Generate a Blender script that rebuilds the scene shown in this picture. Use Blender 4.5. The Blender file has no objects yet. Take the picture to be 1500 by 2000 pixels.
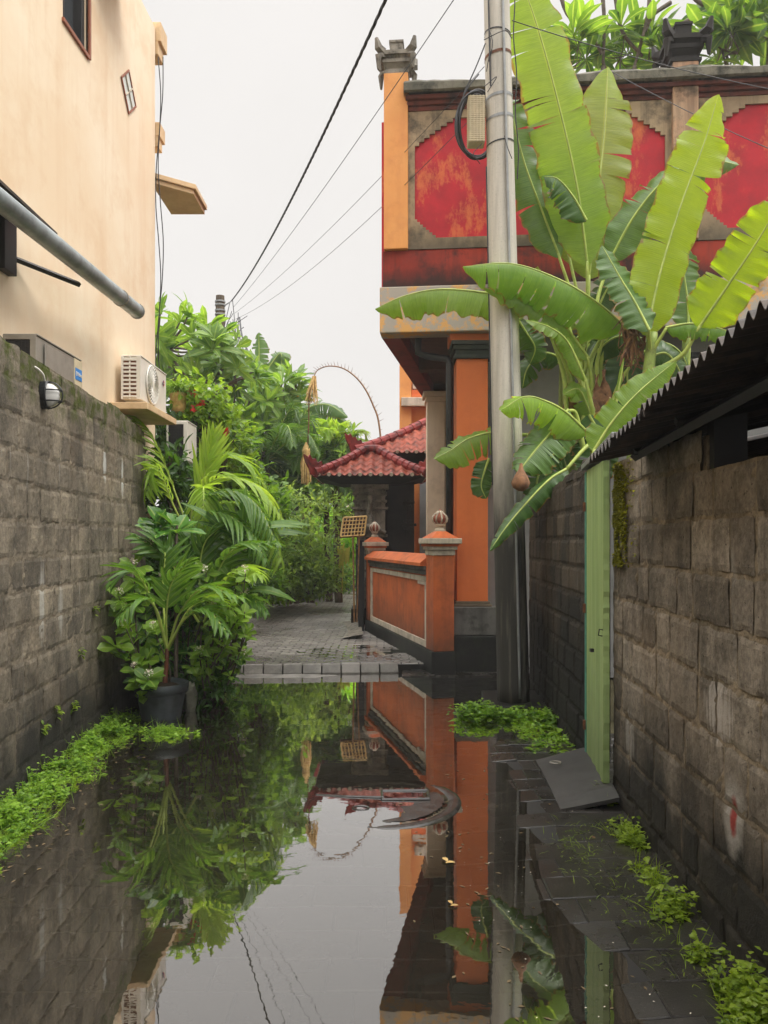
import bpy, math, random
import numpy as np
from mathutils import Vector, Matrix
from mathutils import noise as mnoise
random.seed(7); np.random.seed(7)
S = bpy.context.scene
COL = S.collection
CAMH, HZ, F = 1.5, 1055.0, 1500.0

# ------------------------------------------------------------------ helpers
def P(px, py, Y):
    return np.array([(px-750)/F*Y, Y, CAMH+(HZ-py)/F*Y])
def rnd(a, b): return random.uniform(a, b)
def lin(r, g, b, k=1.0):
    f = lambda c: (c/255/12.92 if c/255 <= .04045 else ((c/255+.055)/1.055)**2.4)
    return (f(r)*k, f(g)*k, f(b)*k, 1)
def nrm(v):
    v = np.asarray(v, float); return v/(np.linalg.norm(v, axis=-1, keepdims=True)+1e-9)
def spline(pts, n):
    pts = np.asarray(pts, float)
    if len(pts) == 2:
        t = np.linspace(0, 1, n)[:, None]; return pts[0]*(1-t)+pts[1]*t
    q = np.vstack([2*pts[0]-pts[1], pts, 2*pts[-1]-pts[-2]])
    out = []; m = len(pts)-1
    for u in np.linspace(0, m-1e-6, n):
        i = int(u); t = u-i; a, b, c, d = q[i:i+4]
        out.append(.5*(2*b+(c-a)*t+(2*a-5*b+4*c-d)*t*t+(3*b-a-3*c+d)*t**3))
    return np.array(out)

class G:
    """collects geometry for ONE mesh object"""
    def __init__(s): s.v=[]; s.n=0; s.lv=[]; s.lt=[]; s.mi=[]; s.tone=[]; s.lc=[]
    def add(s, verts, faces, mi=0, tone=.5, lc=None):
        verts = np.asarray(verts, float).reshape(-1, 3)
        s.v.append(verts); k = len(verts)
        s.tone.append(np.broadcast_to(np.asarray(tone, float), (k,)).copy())
        s.lc.append(np.zeros((k, 3)) if lc is None else np.asarray(lc, float).reshape(-1, 3))
        if isinstance(faces, np.ndarray):
            s.lv.append(faces.ravel()+s.n); s.lt.append(np.full(len(faces), faces.shape[1])); nf=len(faces)
        else:
            fl = [i for f in faces for i in f]
            s.lv.append(np.array(fl, int)+s.n); s.lt.append(np.array([len(f) for f in faces], int)); nf=len(faces)
        s.mi.append(np.full(nf, mi)); s.n += k; return s
    def box(s, lo, hi, mi=0, tone=.5, M=None):
        x0,y0,z0 = lo; x1,y1,z1 = hi
        v = np.array([(x0,y0,z0),(x1,y0,z0),(x1,y1,z0),(x0,y1,z0),(x0,y0,z1),(x1,y0,z1),(x1,y1,z1),(x0,y1,z1)], float)
        if M is not None: v = M(v)
        return s.add(v, [(0,3,2,1),(4,5,6,7),(0,1,5,4),(1,2,6,5),(2,3,7,6),(3,0,4,7)], mi, tone)
    def prism(s, poly, z0, z1, mi=0, tone=.5):
        """poly: xy list (counter clockwise), extruded in z"""
        n = len(poly)
        v = [(x,y,z0) for x,y in poly]+[(x,y,z1) for x,y in poly]
        f = [tuple(range(n-1,-1,-1)), tuple(range(n,2*n))]+[(i,(i+1)%n,n+(i+1)%n,n+i) for i in range(n)]
        return s.add(v, f, mi, tone)
    def tube(s, pts, r, n=8, mi=0, tone=.5, cap=True):
        pts = np.asarray(pts, float); k = len(pts)
        r = np.broadcast_to(np.asarray(r, float), (k,))
        t = nrm(np.gradient(pts, axis=0)); ref = np.array([0,0,1.]) if abs(t[0][2])<.9 else np.array([1.,0,0])
        V = []; a = nrm(np.cross(t[0], ref))
        ang = np.linspace(0, 2*math.pi, n, endpoint=False)
        for i in range(k):
            a = nrm(a-t[i]*np.dot(a,t[i])); b = np.cross(t[i], a)
            V.append(pts[i]+r[i]*(np.cos(ang)[:,None]*a+np.sin(ang)[:,None]*b))
        V = np.vstack(V); f = []
        for i in range(k-1):
            for j in range(n):
                f.append((i*n+j, i*n+(j+1)%n, (i+1)*n+(j+1)%n, (i+1)*n+j))
        if cap: f += [tuple(range(n-1,-1,-1)), tuple(range((k-1)*n, k*n))]
        return s.add(V, f, mi, tone)
    def lathe(s, c, prof, n=16, mi=0, tone=.5, sq=False):
        """prof list of (r,z); sq -> square section"""
        ang = np.linspace(0, 2*math.pi, n, endpoint=False) if not sq else np.array([.25,.75,1.25,1.75])*math.pi
        n = len(ang); k = 1.41421 if sq else 1.0; V=[]; f=[]
        for r,z in prof: V.append(np.c_[c[0]+r*k*np.cos(ang), c[1]+r*k*np.sin(ang), np.full(n, c[2]+z)])
        m = len(prof)
        for i in range(m-1):
            for j in range(n): f.append((i*n+j, i*n+(j+1)%n, (i+1)*n+(j+1)%n, (i+1)*n+j))
        f += [tuple(range(n-1,-1,-1)), tuple(range((m-1)*n, m*n))]
        return s.add(np.vstack(V), f, mi, tone)
    def grid(s, A, mi=0, tone=.5, keep=None, lc=None):
        """A: (m,n,3) array"""
        m,n,_ = A.shape; i,j = np.meshgrid(np.arange(m-1), np.arange(n-1), indexing='ij')
        q = np.stack([i*n+j, i*n+j+1, (i+1)*n+j+1, (i+1)*n+j], -1).reshape(-1,4)
        if keep is not None: q = q[keep.ravel()]
        return s.add(A.reshape(-1,3), q, mi, tone if np.isscalar(tone) else np.asarray(tone).ravel(), lc)
    def leaves(s, pos, d, up, L, W, droop=.25, fold=.25, segs=4, shape='oval', mi=0, tone=None):
        pos = np.asarray(pos,float).reshape(-1,3); N=len(pos)
        if N==0: return s
        bc = lambda a: np.broadcast_to(np.asarray(a,float),(N,))
        d = nrm(np.broadcast_to(np.asarray(d,float),(N,3))); up = np.broadcast_to(np.asarray(up,float),(N,3))
        sd = nrm(np.cross(d, up)); nn = nrm(np.cross(sd, d)); L,W,droop = bc(L),bc(W),bc(droop)
        t = np.linspace(0,1,segs+1)
        if shape=='oval': pr = np.sin(np.pi*np.clip(t*.94+.03,0,1))**.8
        elif shape=='obov': pr = np.sin(np.pi*t**1.6)**.8; pr[-1]=.05; pr[0]=.06
        elif shape=='blade': pr = np.minimum(1,(t/.15+.25))*(1-t)**.55
        else: pr = np.ones_like(t)
        pr = np.maximum(pr,.03)
        c = pos[:,None]+d[:,None]*(L[:,None]*(t-.25*abs(1)*droop[:,None]*t*t))[...,None]-nn[:,None]*(L[:,None]*droop[:,None]*t*t)[...,None]
        w = (W[:,None]*.5*pr)[...,None]
        a = c+sd[:,None]*w+nn[:,None]*w*fold; b = c-sd[:,None]*w+nn[:,None]*w*fold
        V = np.stack([a,c,b],2)                     # N,seg+1,3,3
        k = (segs+1)*3; base = (np.arange(N)*k)[:,None]
        q=[]
        for i in range(segs):
            for j in range(2): q.append([i*3+j, i*3+j+1, (i+1)*3+j+1, (i+1)*3+j])
        Fq = (base[:,:,None]+np.array(q)[None]).reshape(-1,4)
        tone = np.random.rand(N) if tone is None else bc(tone)
        lc = np.zeros((N,segs+1,3,3)); lc[...,0]=(t[None,:]*L[:,None])[...,None]; lc[...,1]=np.array([1,0,1])
        return s.add(V.reshape(-1,3), Fq, mi, np.repeat(tone,k), lc.reshape(-1,3))

ROOT = {}
def build(name, g, mats, parent=None, smooth=False, bevel=0):
    me = bpy.data.meshes.new(name)
    V = np.vstack(g.v)
    o = bpy.data.objects.new(name, me); COL.objects.link(o)
    if parent is not None:
        o.parent = parent; ROOT[o.name] = ROOT[parent.name]; V = V-np.array(ROOT[o.name])
    else: ROOT[o.name] = (0,0,0)
    lv = np.concatenate(g.lv); lt = np.concatenate(g.lt); ls = np.concatenate([[0], np.cumsum(lt)[:-1]])
    me.vertices.add(len(V)); me.vertices.foreach_set('co', V.ravel())
    me.loops.add(len(lv)); me.loops.foreach_set('vertex_index', lv.astype(np.int32))
    me.polygons.add(len(lt)); me.polygons.foreach_set('loop_start', ls.astype(np.int32)); me.polygons.foreach_set('loop_total', lt.astype(np.int32))
    mats = mats if isinstance(mats,(list,tuple)) else [mats]
    for m in mats: me.materials.append(m)
    me.polygons.foreach_set('material_index', np.concatenate(g.mi).astype(np.int32))
    me.polygons.foreach_set('use_smooth', np.full(len(lt), smooth))
    at = me.attributes.new('tone','FLOAT','POINT'); at.data.foreach_set('value', np.concatenate(g.tone).astype(np.float32))
    at = me.attributes.new('lc','FLOAT_VECTOR','POINT'); at.data.foreach_set('vector', np.vstack(g.lc).astype(np.float32).ravel())
    me.update(calc_edges=True); me.validate()
    if bevel:
        b = o.modifiers.new('bevel','BEVEL'); b.width = bevel; b.segments = 2; b.limit_method='ANGLE'
    return o
def tag(o, label, cat, group=None, kind=None):
    o['label']=label; o['category']=cat
    if group: o['group']=group
    if kind: o['kind']=kind
    return o
def thing(name, label, cat, loc, group=None):
    o = bpy.data.objects.new(name, None); COL.objects.link(o); o.location = tuple(float(x) for x in loc)
    o.empty_display_size=.2; ROOT[o.name] = tuple(float(x) for x in loc)
    return tag(o, label, cat, group)
def struct(name, g, m, **k):
    o = build(name, g, m, **k); o['kind']='structure'; return o

# ------------------------------------------------------------------ materials
class N:
    def __init__(s, name):
        s.m = bpy.data.materials.new(name); s.m.use_nodes=True; s.t = s.m.node_tree; s.t.nodes.clear()
        s.out = s.t.nodes.new('ShaderNodeOutputMaterial')
        s.pos = s.t.nodes.new('ShaderNodeNewGeometry').outputs['Position']
    def nd(s, typ, ins=None, **k):
        n = s.t.nodes.new(typ)
        for a,b in k.items(): setattr(n,a,b)
        for a,b in (ins or {}).items(): s.set(n.inputs[a], b)
        return n
    def set(s, sock, v):
        if hasattr(v,'is_output'): s.t.links.new(v, sock)
        elif isinstance(v,(int,float)) and sock.type in('RGBA','VECTOR'): sock.default_value = (v,v,v,1) if sock.type=='RGBA' else (v,v,v)
        else: sock.default_value = v
    def mapv(s, sc, vec=None, loc=(0,0,0), rot=(0,0,0)):
        return s.nd('ShaderNodeMapping', {'Vector': s.pos if vec is None else vec, 'Scale': sc, 'Location':loc, 'Rotation':rot}).outputs[0]
    def noise(s, scale, detail=5, rough=.6, vec=None, dist=0):
        return s.nd('ShaderNodeTexNoise', {'Vector': s.pos if vec is None else vec,'Scale':scale,'Detail':detail,'Roughness':rough,'Distortion':dist}).outputs['Fac']
    def ramp(s, fac, stops, interp='LINEAR'):
        n = s.nd('ShaderNodeValToRGB', {'Fac':fac}); r = n.color_ramp; r.interpolation=interp
        while len(r.elements)<len(stops): r.elements.new(.5)
        for e,(p,c) in zip(r.elements, stops):
            e.position=p; e.color = (c,c,c,1) if isinstance(c,(int,float)) else c
        return n.outputs['Color']
    def mix(s, f, a, b, mode='MIX'):
        n = s.nd('ShaderNodeMix', data_type='RGBA', blend_type=mode)
        s.set(n.inputs[0], f); s.set(n.inputs[6], a); s.set(n.inputs[7], b); return n.outputs[2]
    def math(s, op, a, b=0.0, clamp=False):
        n = s.nd('ShaderNodeMath', operation=op, use_clamp=clamp); s.set(n.inputs[0],a); s.set(n.inputs[1],b); return n.outputs[0]
    def attr(s, name, vec=False):
        n = s.nd('ShaderNodeAttribute', attribute_name=name); return n.outputs['Vector' if vec else 'Fac']
    def sep(s, v): return s.nd('ShaderNodeSeparateXYZ', {'Vector':v}).outputs
    def bump(s, h, st=.3, dist=.02, nrm=None):
        i = {'Height':h,'Strength':st,'Distance':dist}
        if nrm is not None: i['Normal']=nrm
        return s.nd('ShaderNodeBump', i).outputs[0]
    def pbsdf(s, col, rough=.7, bump=None, spec=.5, metal=0.0, **k):
        i = {'Base Color':col,'Roughness':rough,'Specular IOR Level':spec,'Metallic':metal}
        if bump is not None: i['Normal']=bump
        i.update(k)
        return s.nd('ShaderNodeBsdfPrincipled', i).outputs[0]
    def done(s, sh): s.t.links.new(sh, s.out.inputs['Surface']); return s.m

def zmask(n, z0, z1, namp=.3, nscale=4, vec=None):
    """0 below z0, 1 above z1, edge broken by noise"""
    z = n.sep(n.pos)[2]; w = n.math('MULTIPLY', n.math('SUBTRACT', n.noise(nscale,4,.65,vec), .5), namp*2)
    zz = n.math('ADD', z, w)
    return n.nd('ShaderNodeMapRange', {'Value':zz,'From Min':z0,'From Max':z1,'To Min':0.0,'To Max':1.0}).outputs[0]

def m_block(name, light, dark, damp_z=.55, moss=None, marks=()):
    n = N(name); tone = n.attr('tone')
    c = n.mix(tone, dark, light)
    fine = n.noise(38,6,.75); med = n.noise(5,6,.7); big = n.noise(1.1,4,.6)
    c = n.mix(n.ramp(fine,[(.3,.55),(.6,.0)]), c, lin(34,32,29))
    c = n.mix(n.ramp(med,[(.34,.5),(.54,0)]), c, lin(40,38,34))
    c = n.mix(n.ramp(big,[(.48,0),(.7,.35)]), c, lin(132,112,88))
    # vertical rain streaks, dark and lime white
    st = n.noise(1,5,.6, n.mapv((9,9,.7))); c = n.mix(n.ramp(st,[(.56,0),(.72,.45)]), c, lin(38,36,32))
    wt = n.noise(1,6,.6, n.mapv((15,15,1.1),loc=(5,3,9))); sp = n.noise(2.3,2)
    c = n.mix(n.math('MULTIPLY', n.ramp(wt,[(.62,0),(.72,.65)]), n.ramp(sp,[(.5,0),(.6,1)])), c, lin(168,165,158))
    bl = n.ramp(n.noise(2.4,7,.72,n.mapv((1,1,.75),loc=(2,8,5))),[(.47,0),(.60,.46)]); c = n.mix(bl, c, lin(50,48,42))
    sp2 = n.ramp(n.noise(70,4,.8),[(.60,0),(.68,.55)]); c = n.mix(sp2, c, lin(178,166,146))
    pit = n.ramp(n.noise(55,3,.6,n.mapv((1,1,1),loc=(6,6,6))),[(.28,.85),(.36,0)]); c = n.mix(pit, c, lin(24,23,21))
    # wet algae band with a ragged edge
    dz = zmask(n, damp_z-.34, damp_z+.22, .42, 3.2, n.mapv((1,1,.45)))
    c = n.mix(n.math('MULTIPLY', n.math('SUBTRACT',1.0,dz), .90), c, lin(26,27,24))
    if moss:
        mz, mcol = moss
        k = zmask(n, mz-.12, mz+.12, .35, 3.5)
        k = n.math('MULTIPLY', k, n.ramp(n.noise(7,5,.7),[(.42,0),(.58,1)]))
        c = n.mix(k, c, n.mix(n.noise(40,3), mcol, lin(45,48,18)))
    P_=n.sep(n.pos)
    for (y0,z0,ry,rz,colr,amt,stk) in marks:
        a=n.math('POWER',n.math('ABSOLUTE',n.math('DIVIDE',n.math('SUBTRACT',P_[1],y0),ry)),2.0); b=n.math('POWER',n.math('ABSOLUTE',n.math('DIVIDE',n.math('SUBTRACT',P_[2],z0),rz)),2.0)
        q=n.math('ADD',n.math('ADD',a,b),n.math('MULTIPLY',n.math('SUBTRACT',n.noise(1,4,.7,n.mapv((60,60,4)) if stk else n.mapv((14,14,14))),.5),3.2 if stk else 1.4))
        c=n.mix(n.ramp(q,[(.25,amt),(1.0,0)]),c,colr)
    h = n.math('ADD', n.math('MULTIPLY',fine,.7), n.math('MULTIPLY', n.noise(110,4,.7), .5))
    return n.done(n.pbsdf(c, .88, n.bump(h,.55,.012), .25))
def m_plaster(name, c1, c2, stain=None, stain_amt=.5, rough=.8, streak=.3, scale=2.5, bump=.12, base_dirt=None, low=None):
    n = N(name)
    c = n.mix(n.ramp(n.noise(scale,6,.65),[(.35,0),(.65,1)]), c1, c2)
    c = n.mix(n.math('MULTIPLY', n.ramp(n.noise(1,5,.6,n.mapv((7,7,.5))),[(.5,0),(.72,1)]), streak), c, stain or c2)
    if stain: c = n.mix(n.math('MULTIPLY', n.ramp(n.noise(scale*1.7,7,.7,n.mapv((1,1,1),loc=(3,7,1))),[(.5,0),(.64,1)]), stain_amt), c, stain)
    if base_dirt:
        z0,z1,dc,amt = base_dirt
        c = n.mix(n.math('MULTIPLY', n.math('SUBTRACT',1.0,zmask(n,z0,z1,.2,5,n.mapv((1,1,.5)))), amt), c, dc)
    h = n.math('ADD', n.noise(60,5,.7), n.math('MULTIPLY', n.noise(9,3),.8))
    return n.done(n.pbsdf(c, rough, n.bump(h,bump,.01), .3))
def m_plain(name, col, rough=.5, metal=0.0, var=.25, scale=12, spec=.5, bump=.05, col2=None):
    n = N(name); c2 = col2 or tuple(x*.55 for x in col[:3])+(1,)
    c = n.mix(n.math('MULTIPLY', n.ramp(n.noise(scale,5,.65),[(.4,0),(.7,1)]), 1.0 if col2 else var*2), col, c2)
    return n.done(n.pbsdf(c, rough, n.bump(n.noise(scale*5,4),bump,.01), spec, metal))
def m_leaf(name, dark, light, trans=.45, rough=.42, rib=.35, veins=0, yellow=None, spec=.4):
    n = N(name); tone = n.attr('tone'); l = n.sep(n.attr('lc',True))
    c = n.mix(tone, dark, light)
    c = n.mix(n.ramp(n.noise(9,3),[(.4,0),(.7,.35)]), c, light)
    if yellow: c = n.mix(n.ramp(tone,[(.985,0),(1.0,.5)]), c, yellow)
    b=None
    if veins:
        w = n.math('SINE', n.math('MULTIPLY', l[0], veins)); w2 = n.noise(1,3,.6, n.nd('ShaderNodeCombineXYZ',{'X':n.math('MULTIPLY',l[0],90.0),'Y':n.math('MULTIPLY',l[1],1.5)}).outputs[0])
        hh = n.math('ADD', n.math('MULTIPLY',w,.12), w2)
        c = n.mix(n.ramp(w2,[(.35,.35),(.6,0)]), c, dark)
        b = n.bump(hh,.35,.006)
        ed=n.math('ADD',l[1],n.math('MULTIPLY',n.math('SUBTRACT',n.noise(14,5,.7),.5),.55))
        c=n.mix(n.ramp(ed,[(.0,0),(.93,0),(.985,.8)]),c,lin(140,104,58))
    mid = n.ramp(l[1],[(0,1),(.07 if veins else .22,0)])
    c = n.mix(n.math('MULTIPLY',mid,rib), c, lin(190,205,110))
    p = n.pbsdf(c, rough, b, spec)
    tr = n.nd('ShaderNodeBsdfTranslucent', {'Color': n.mix(1.0, c, (1.95,1.85,.95,1),'MULTIPLY')})
    if b is not None: n.t.links.new(b, tr.inputs['Normal'])
    ms = n.nd('ShaderNodeMixShader', {0:trans}); n.t.links.new(p, ms.inputs[1]); n.t.links.new(tr.outputs[0], ms.inputs[2])
    return n.done(ms.outputs[0])

MT = {}
MT['block_l'] = m_block('grey_block_mossy', lin(160,148,128), lin(108,100,88), .56, moss=(2.46, lin(86,96,28)), marks=[(6.41,2.12,.05,.16,lin(190,190,186),.8,0),(6.97,2.06,.05,.2,lin(190,190,186),.8,0),(5.0,1.1,.06,.3,lin(170,168,160),.7,1),(5.35,1.02,.05,.2,lin(170,168,160),.6,1)])
MT['mortar_l'] = m_block('mortar_mossy', lin(158,145,124), lin(116,106,92), .5, moss=(2.4, lin(86,96,28)))
MT['block_r'] = m_block('grey_block_brown', lin(180,168,151), lin(132,122,109), .62, marks=[(2.74,.52,.10,.17,lin(176,170,160),.75,0),(2.735,.52,.035,.085,lin(150,44,36),.9,0),(2.88,.86,.14,.13,lin(190,182,172),.85,1),(4.1,.45,.1,.15,lin(170,166,158),.6,1)])
MT['mortar_r'] = m_block('mortar_brown', lin(186,168,140), lin(130,118,100), .46)
MT['block_dark'] = m_block('grey_block_black_stained', lin(100,90,77), lin(34,33,30), 1.0)
MT['peach'] = m_plaster('peach_plaster', lin(240,224,198), lin(234,211,180), lin(222,191,155), .45, .75, .35, 1.0, .10)
MT['peach_trim'] = m_plaster('peach_trim', lin(222,194,154), lin(208,176,136), lin(176,142,106), .3, .75)
MT['brownframe'] = m_plain('brown_window_frame', lin(150,84,52), .5)
MT['blackwood'] = m_plain('black_painted_timber', lin(30,27,26), .55)
MT['gutter'] = m_plain('grey_pvc', lin(150,160,162), .38, 0, .3, 5, col2=lin(108,116,116))
MT['white'] = m_plain('white_enamel', lin(226,222,212), .38, 0, .12, 6)
MT['greymetal'] = m_plain('grey_metal', lin(150,145,135), .45, .2, .25, 9)
MT['darkmesh'] = m_plain('dark_mesh', lin(42,42,44), .6)
MT['blue'] = m_plain('blue_sticker', lin(30,130,205), .4, 0, .05)
MT['red'] = m_plain('red_badge', lin(200,30,50), .4, 0, .05)
MT['navy'] = m_plain('navy_badge', lin(30,45,110), .4, 0, .05)
MT['black'] = m_plain('black_plastic', lin(24,25,27), .45, 0, .2, 9)
MT['pot'] = m_plain('grey_black_pot', lin(58,64,68), .5, 0, .4, 9, col2=lin(30,33,35))
MT['soil'] = m_plain('soil', lin(52,40,30), .9, 0, .5, 20, .2, .4)
MT['orange'] = m_plaster('orange_paint', lin(206,110,60), lin(188,96,54), lin(128,72,48), .5, .6, .55, 1.9, .12, base_dirt=(.22,.75,lin(74,56,42),.8))
MT['orange_lt'] = m_plaster('yellow_orange_paint', lin(232,164,96), lin(224,150,84), lin(180,104,60), .25, .65, .25, 1.5, .08)
MT['orange_col'] = m_plaster('orange_column_paint', lin(216,118,64), lin(206,108,58), lin(186,92,50), .3, .6, .25, 1.3, .07)
MT['redpaint'] = (lambda n: n.done(n.pbsdf(n.mix(n.ramp(n.noise(1,8,.74,n.mapv((3.4,3.4,1.7))),[(.532,0),(.59,.5),(.67,.85)]), n.mix(n.ramp(n.noise(4,5,.6),[(.35,0),(.7,1)]), lin(190,24,40), lin(156,18,32)), n.mix(n.noise(12,4), lin(222,128,62), lin(196,92,52))), .62, n.bump(n.noise(40,5,.7),.12,.01), .35)))(N('peeling_red_paint'))
MT['tanframe'] = m_plaster('weathered_tan_render', lin(180,156,126), lin(150,128,102), lin(66,60,52), .8, .85, .7, 1.3, .15, base_dirt=(4.82,5.10,lin(84,76,64),.8))
MT['redband'] = m_plaster('sooty_red_band', lin(164,54,36), lin(120,40,30), lin(40,30,27), .9, .75, .85, 1.5, .12, base_dirt=(4.44,4.62,lin(36,29,26),.9))
MT['beam'] = (lambda n: n.done(n.pbsdf(n.mix(n.ramp(n.noise(1.3,5,.65,n.mapv((1,1,1),loc=(9,2,4))),[(.56,0),(.68,.8)]), n.mix(n.ramp(n.noise(3.2,7,.75),[(.49,0),(.56,1)]), lin(172,164,155), lin(216,166,104)), lin(62,54,46)), .85, n.bump(n.noise(3.2,7,.75),.35,.01), .25)))(N('flaking_ochre_beam'))
MT['cap'] = m_plaster('mossy_concrete_cap', lin(120,114,100), lin(88,86,74), lin(36,36,30), .85, .9, .7, 3.5, .35)
MT['moulding'] = m_plaster('brown_moulding', lin(120,58,44), lin(92,50,40), lin(36,30,27), .8, .8, .6, 2, .1)
MT['pilaster2'] = m_plaster('flaking_pilaster', lin(196,150,118), lin(176,150,124), lin(58,52,46), .75, .85, .7, 1.9, .2)
MT['greywall'] = m_plaster('grey_render', lin(140,139,138), lin(122,122,122), lin(100,100,100), .4, .85, .2, 1.1, .1)
MT['greycol'] = m_plaster('taupe_paint', lin(224,204,180), lin(212,190,166), lin(150,130,110), .3, .7, .2, 1.5, .06)
MT['soffit'] = m_plaster('soffit_paint', lin(112,84,70), lin(92,70,58), lin(60,44,38), .5, .8)
MT['soffit_red'] = m_plaster('soffit_red', lin(150,58,48), lin(130,48,40), lin(80,40,34), .5, .8)
MT['plinth_grey'] = m_plaster('grey_plinth', lin(104,102,98), lin(84,83,80), lin(44,43,40), .7, .7, .5, 3)
MT['plinth_blk'] = m_plaster('black_plinth', lin(34,33,31), lin(26,26,25), lin(52,56,44), .5, .5, .3, 3)
MT['cream'] = m_plaster('cream_trim', lin(206,194,176), lin(190,178,160), lin(110,98,84), .55, .75, .5, 4)
MT['capital'] = m_plaster('dark_green_moulding', lin(58,64,58), lin(44,50,46), lin(86,80,66), .4, .7)
MT['tile'] = m_plaster('clay_roof_tile', lin(164,84,62), lin(126,62,48), lin(62,42,36), .85, .7, .6, 5, .15)
MT['ridge'] = m_plaster('red_ridge_tile', lin(150,52,44), lin(122,42,38), lin(46,30,28), .8, .55, .6, 4, .1)
MT['stone'] = m_plaster('carved_grey_stone', lin(150,142,130), lin(120,114,104), lin(52,48,43), .75, .85, .6, 6, .25)
MT['darkstone'] = m_plaster('dark_stone', lin(50,45,40), lin(38,34,31), lin(24,22,20), .6, .8)
MT['finial'] = m_plaster('brown_finial', lin(150,84,60), lin(120,64,48), lin(60,44,38), .6, .65)
MT['bamboo'] = m_plain('weathered_bamboo', lin(150,112,72), .6, 0, .4, 14, col2=lin(100,74,50))
MT['straw'] = m_plain('dry_straw', lin(210,180,116), .8, 0, .4, 18, col2=lin(170,132,78))
MT['wire'] = m_plain('black_cable', lin(28,26,28), .5)
MT['pipe'] = m_plain('galvanised_conduit', lin(150,152,152), .4, .3, .3, 10)
MT['beige'] = m_plain('beige_plastic', lin(206,192,160), .5, 0, .25, 12)
MT['rust'] = m_plain('rusty_steel', lin(120,72,44), .8, 0, .6, 20, col2=lin(70,44,32))
MT['bark'] = m_plaster('grey_bark', lin(118,104,92), lin(92,82,72), lin(60,54,46), .6, .9, .3, 8, .4)
MT['bark_d'] = m_plaster('dark_bark', lin(112,98,80), lin(88,76,62), lin(56,48,40), .6, .9, .3, 8, .4)
MT['pseudostem'] = m_plaster('banana_stem', lin(150,170,84), lin(124,140,70), lin(80,62,40), .55, .5, .6, 4, .1)
MT['petiole'] = m_plain('petiole', lin(176,190,92), .45, 0, .3, 8, col2=lin(140,160,72))
MT['dry'] = m_plain('dry_leaf', lin(150,108,74), .85, 0, .6, 14, col2=lin(84,58,42), bump=.3)
MT['flower_w'] = m_plain('white_flower', lin(236,224,206), .7, 0, .1)
MT['flower_r'] = m_plain('red_flower', lin(228,70,60), .6, 0, .1)
MT['flower_y'] = m_plain('yellow_flower', lin(236,206,60), .6, 0, .1)
MT['tin'] = m_plaster('rusty_black_tin', lin(64,58,54), lin(46,42,40), lin(110,92,76), .35, .6, .4, 4, .1)
MT['rock'] = m_plain('pale_rock', lin(150,148,132), .85, 0, .5, 8, .3, .4)
MT['glass'] = m_plain('window_glass', lin(58,62,66), .06, 0, .05, 2, .8, 0)
MT['paleglass'] = m_plain('frosted_pale_glass', lin(222,228,222), .3, 0, .1, 5, .5, 0)
# leaves
MT['banana'] = m_leaf('banana_leaf', lin(88,126,46), lin(150,178,74), .55, .36, .7, 420, spec=.5)
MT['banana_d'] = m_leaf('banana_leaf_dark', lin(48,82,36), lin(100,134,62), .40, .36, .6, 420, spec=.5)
MT['banana_y'] = m_leaf('banana_leaf_young', lin(132,162,28), lin(176,196,44), .55, .36, .55, 420, spec=.5)
MT['palm_y'] = m_leaf('palm_leaf_bright', lin(88,128,40), lin(156,184,78), .5, .42, .3)
MT['palm_g'] = m_leaf('palm_leaf_green', lin(44,80,32), lin(100,138,54), .42, .40, .25)
MT['broad'] = m_leaf('broad_leaf', lin(34,76,30), lin(84,132,46), .35, .32, .5)
MT['shrub'] = m_leaf('shrub_leaf', lin(56,96,32), lin(134,166,56), .45, .38, .3)
MT['frangi'] = m_leaf('frangipani_leaf', lin(58,98,40), lin(128,160,64), .46, .36, .4, yellow=lin(196,180,50))
MT['frangi_b'] = m_leaf('frangipani_leaf_backlit', lin(52,86,32), lin(116,148,54), .55, .36, .4)  # darker copy of the frangipani leaf, backlit look put into the colour
MT['darkleaf'] = m_leaf('dark_leaf', lin(34,62,28), lin(74,112,42), .4, .5, .1)
MT['midleaf'] = m_leaf('mid_leaf', lin(52,88,34), lin(116,154,54), .45, .5, .1)
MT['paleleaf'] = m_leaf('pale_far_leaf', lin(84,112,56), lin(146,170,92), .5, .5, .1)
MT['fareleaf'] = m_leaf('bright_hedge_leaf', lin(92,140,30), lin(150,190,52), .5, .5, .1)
MT['weed'] = m_leaf('weed_leaf', lin(58,100,28), lin(136,170,58), .42, .45, .1)
MT['weed_y'] = m_leaf('weed_leaf_olive', lin(74,102,26), lin(146,168,54), .42, .45, .1)

def m_greendoor():
    n = N('green_painted_board')
    c = n.mix(n.ramp(n.noise(1,5,.6,n.mapv((14,14,.6))),[(.4,0),(.65,1)]), lin(164,188,122), lin(138,166,104))
    c = n.mix(n.ramp(n.noise(1,6,.7,n.mapv((30,30,2))),[(.6,0),(.7,.6)]), c, lin(150,160,110))
    c = n.mix(n.math('MULTIPLY',n.math('SUBTRACT',1.0,zmask(n,.2,.75,.3,9)),.5), c, lin(92,104,62))
    c = n.mix(n.ramp(n.noise(26,6,.7),[(.66,0),(.7,.9)]), c, lin(70,58,40))
    return n.done(n.pbsdf(c,.6,n.bump(n.noise(1,5,.6,n.mapv((40,40,1.5))),.25,.006),.35))
MT['greendoor'] = m_greendoor()
MT['teal'] = m_plain('teal_edge', lin(84,150,130), .55, 0, .4, 20)

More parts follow.
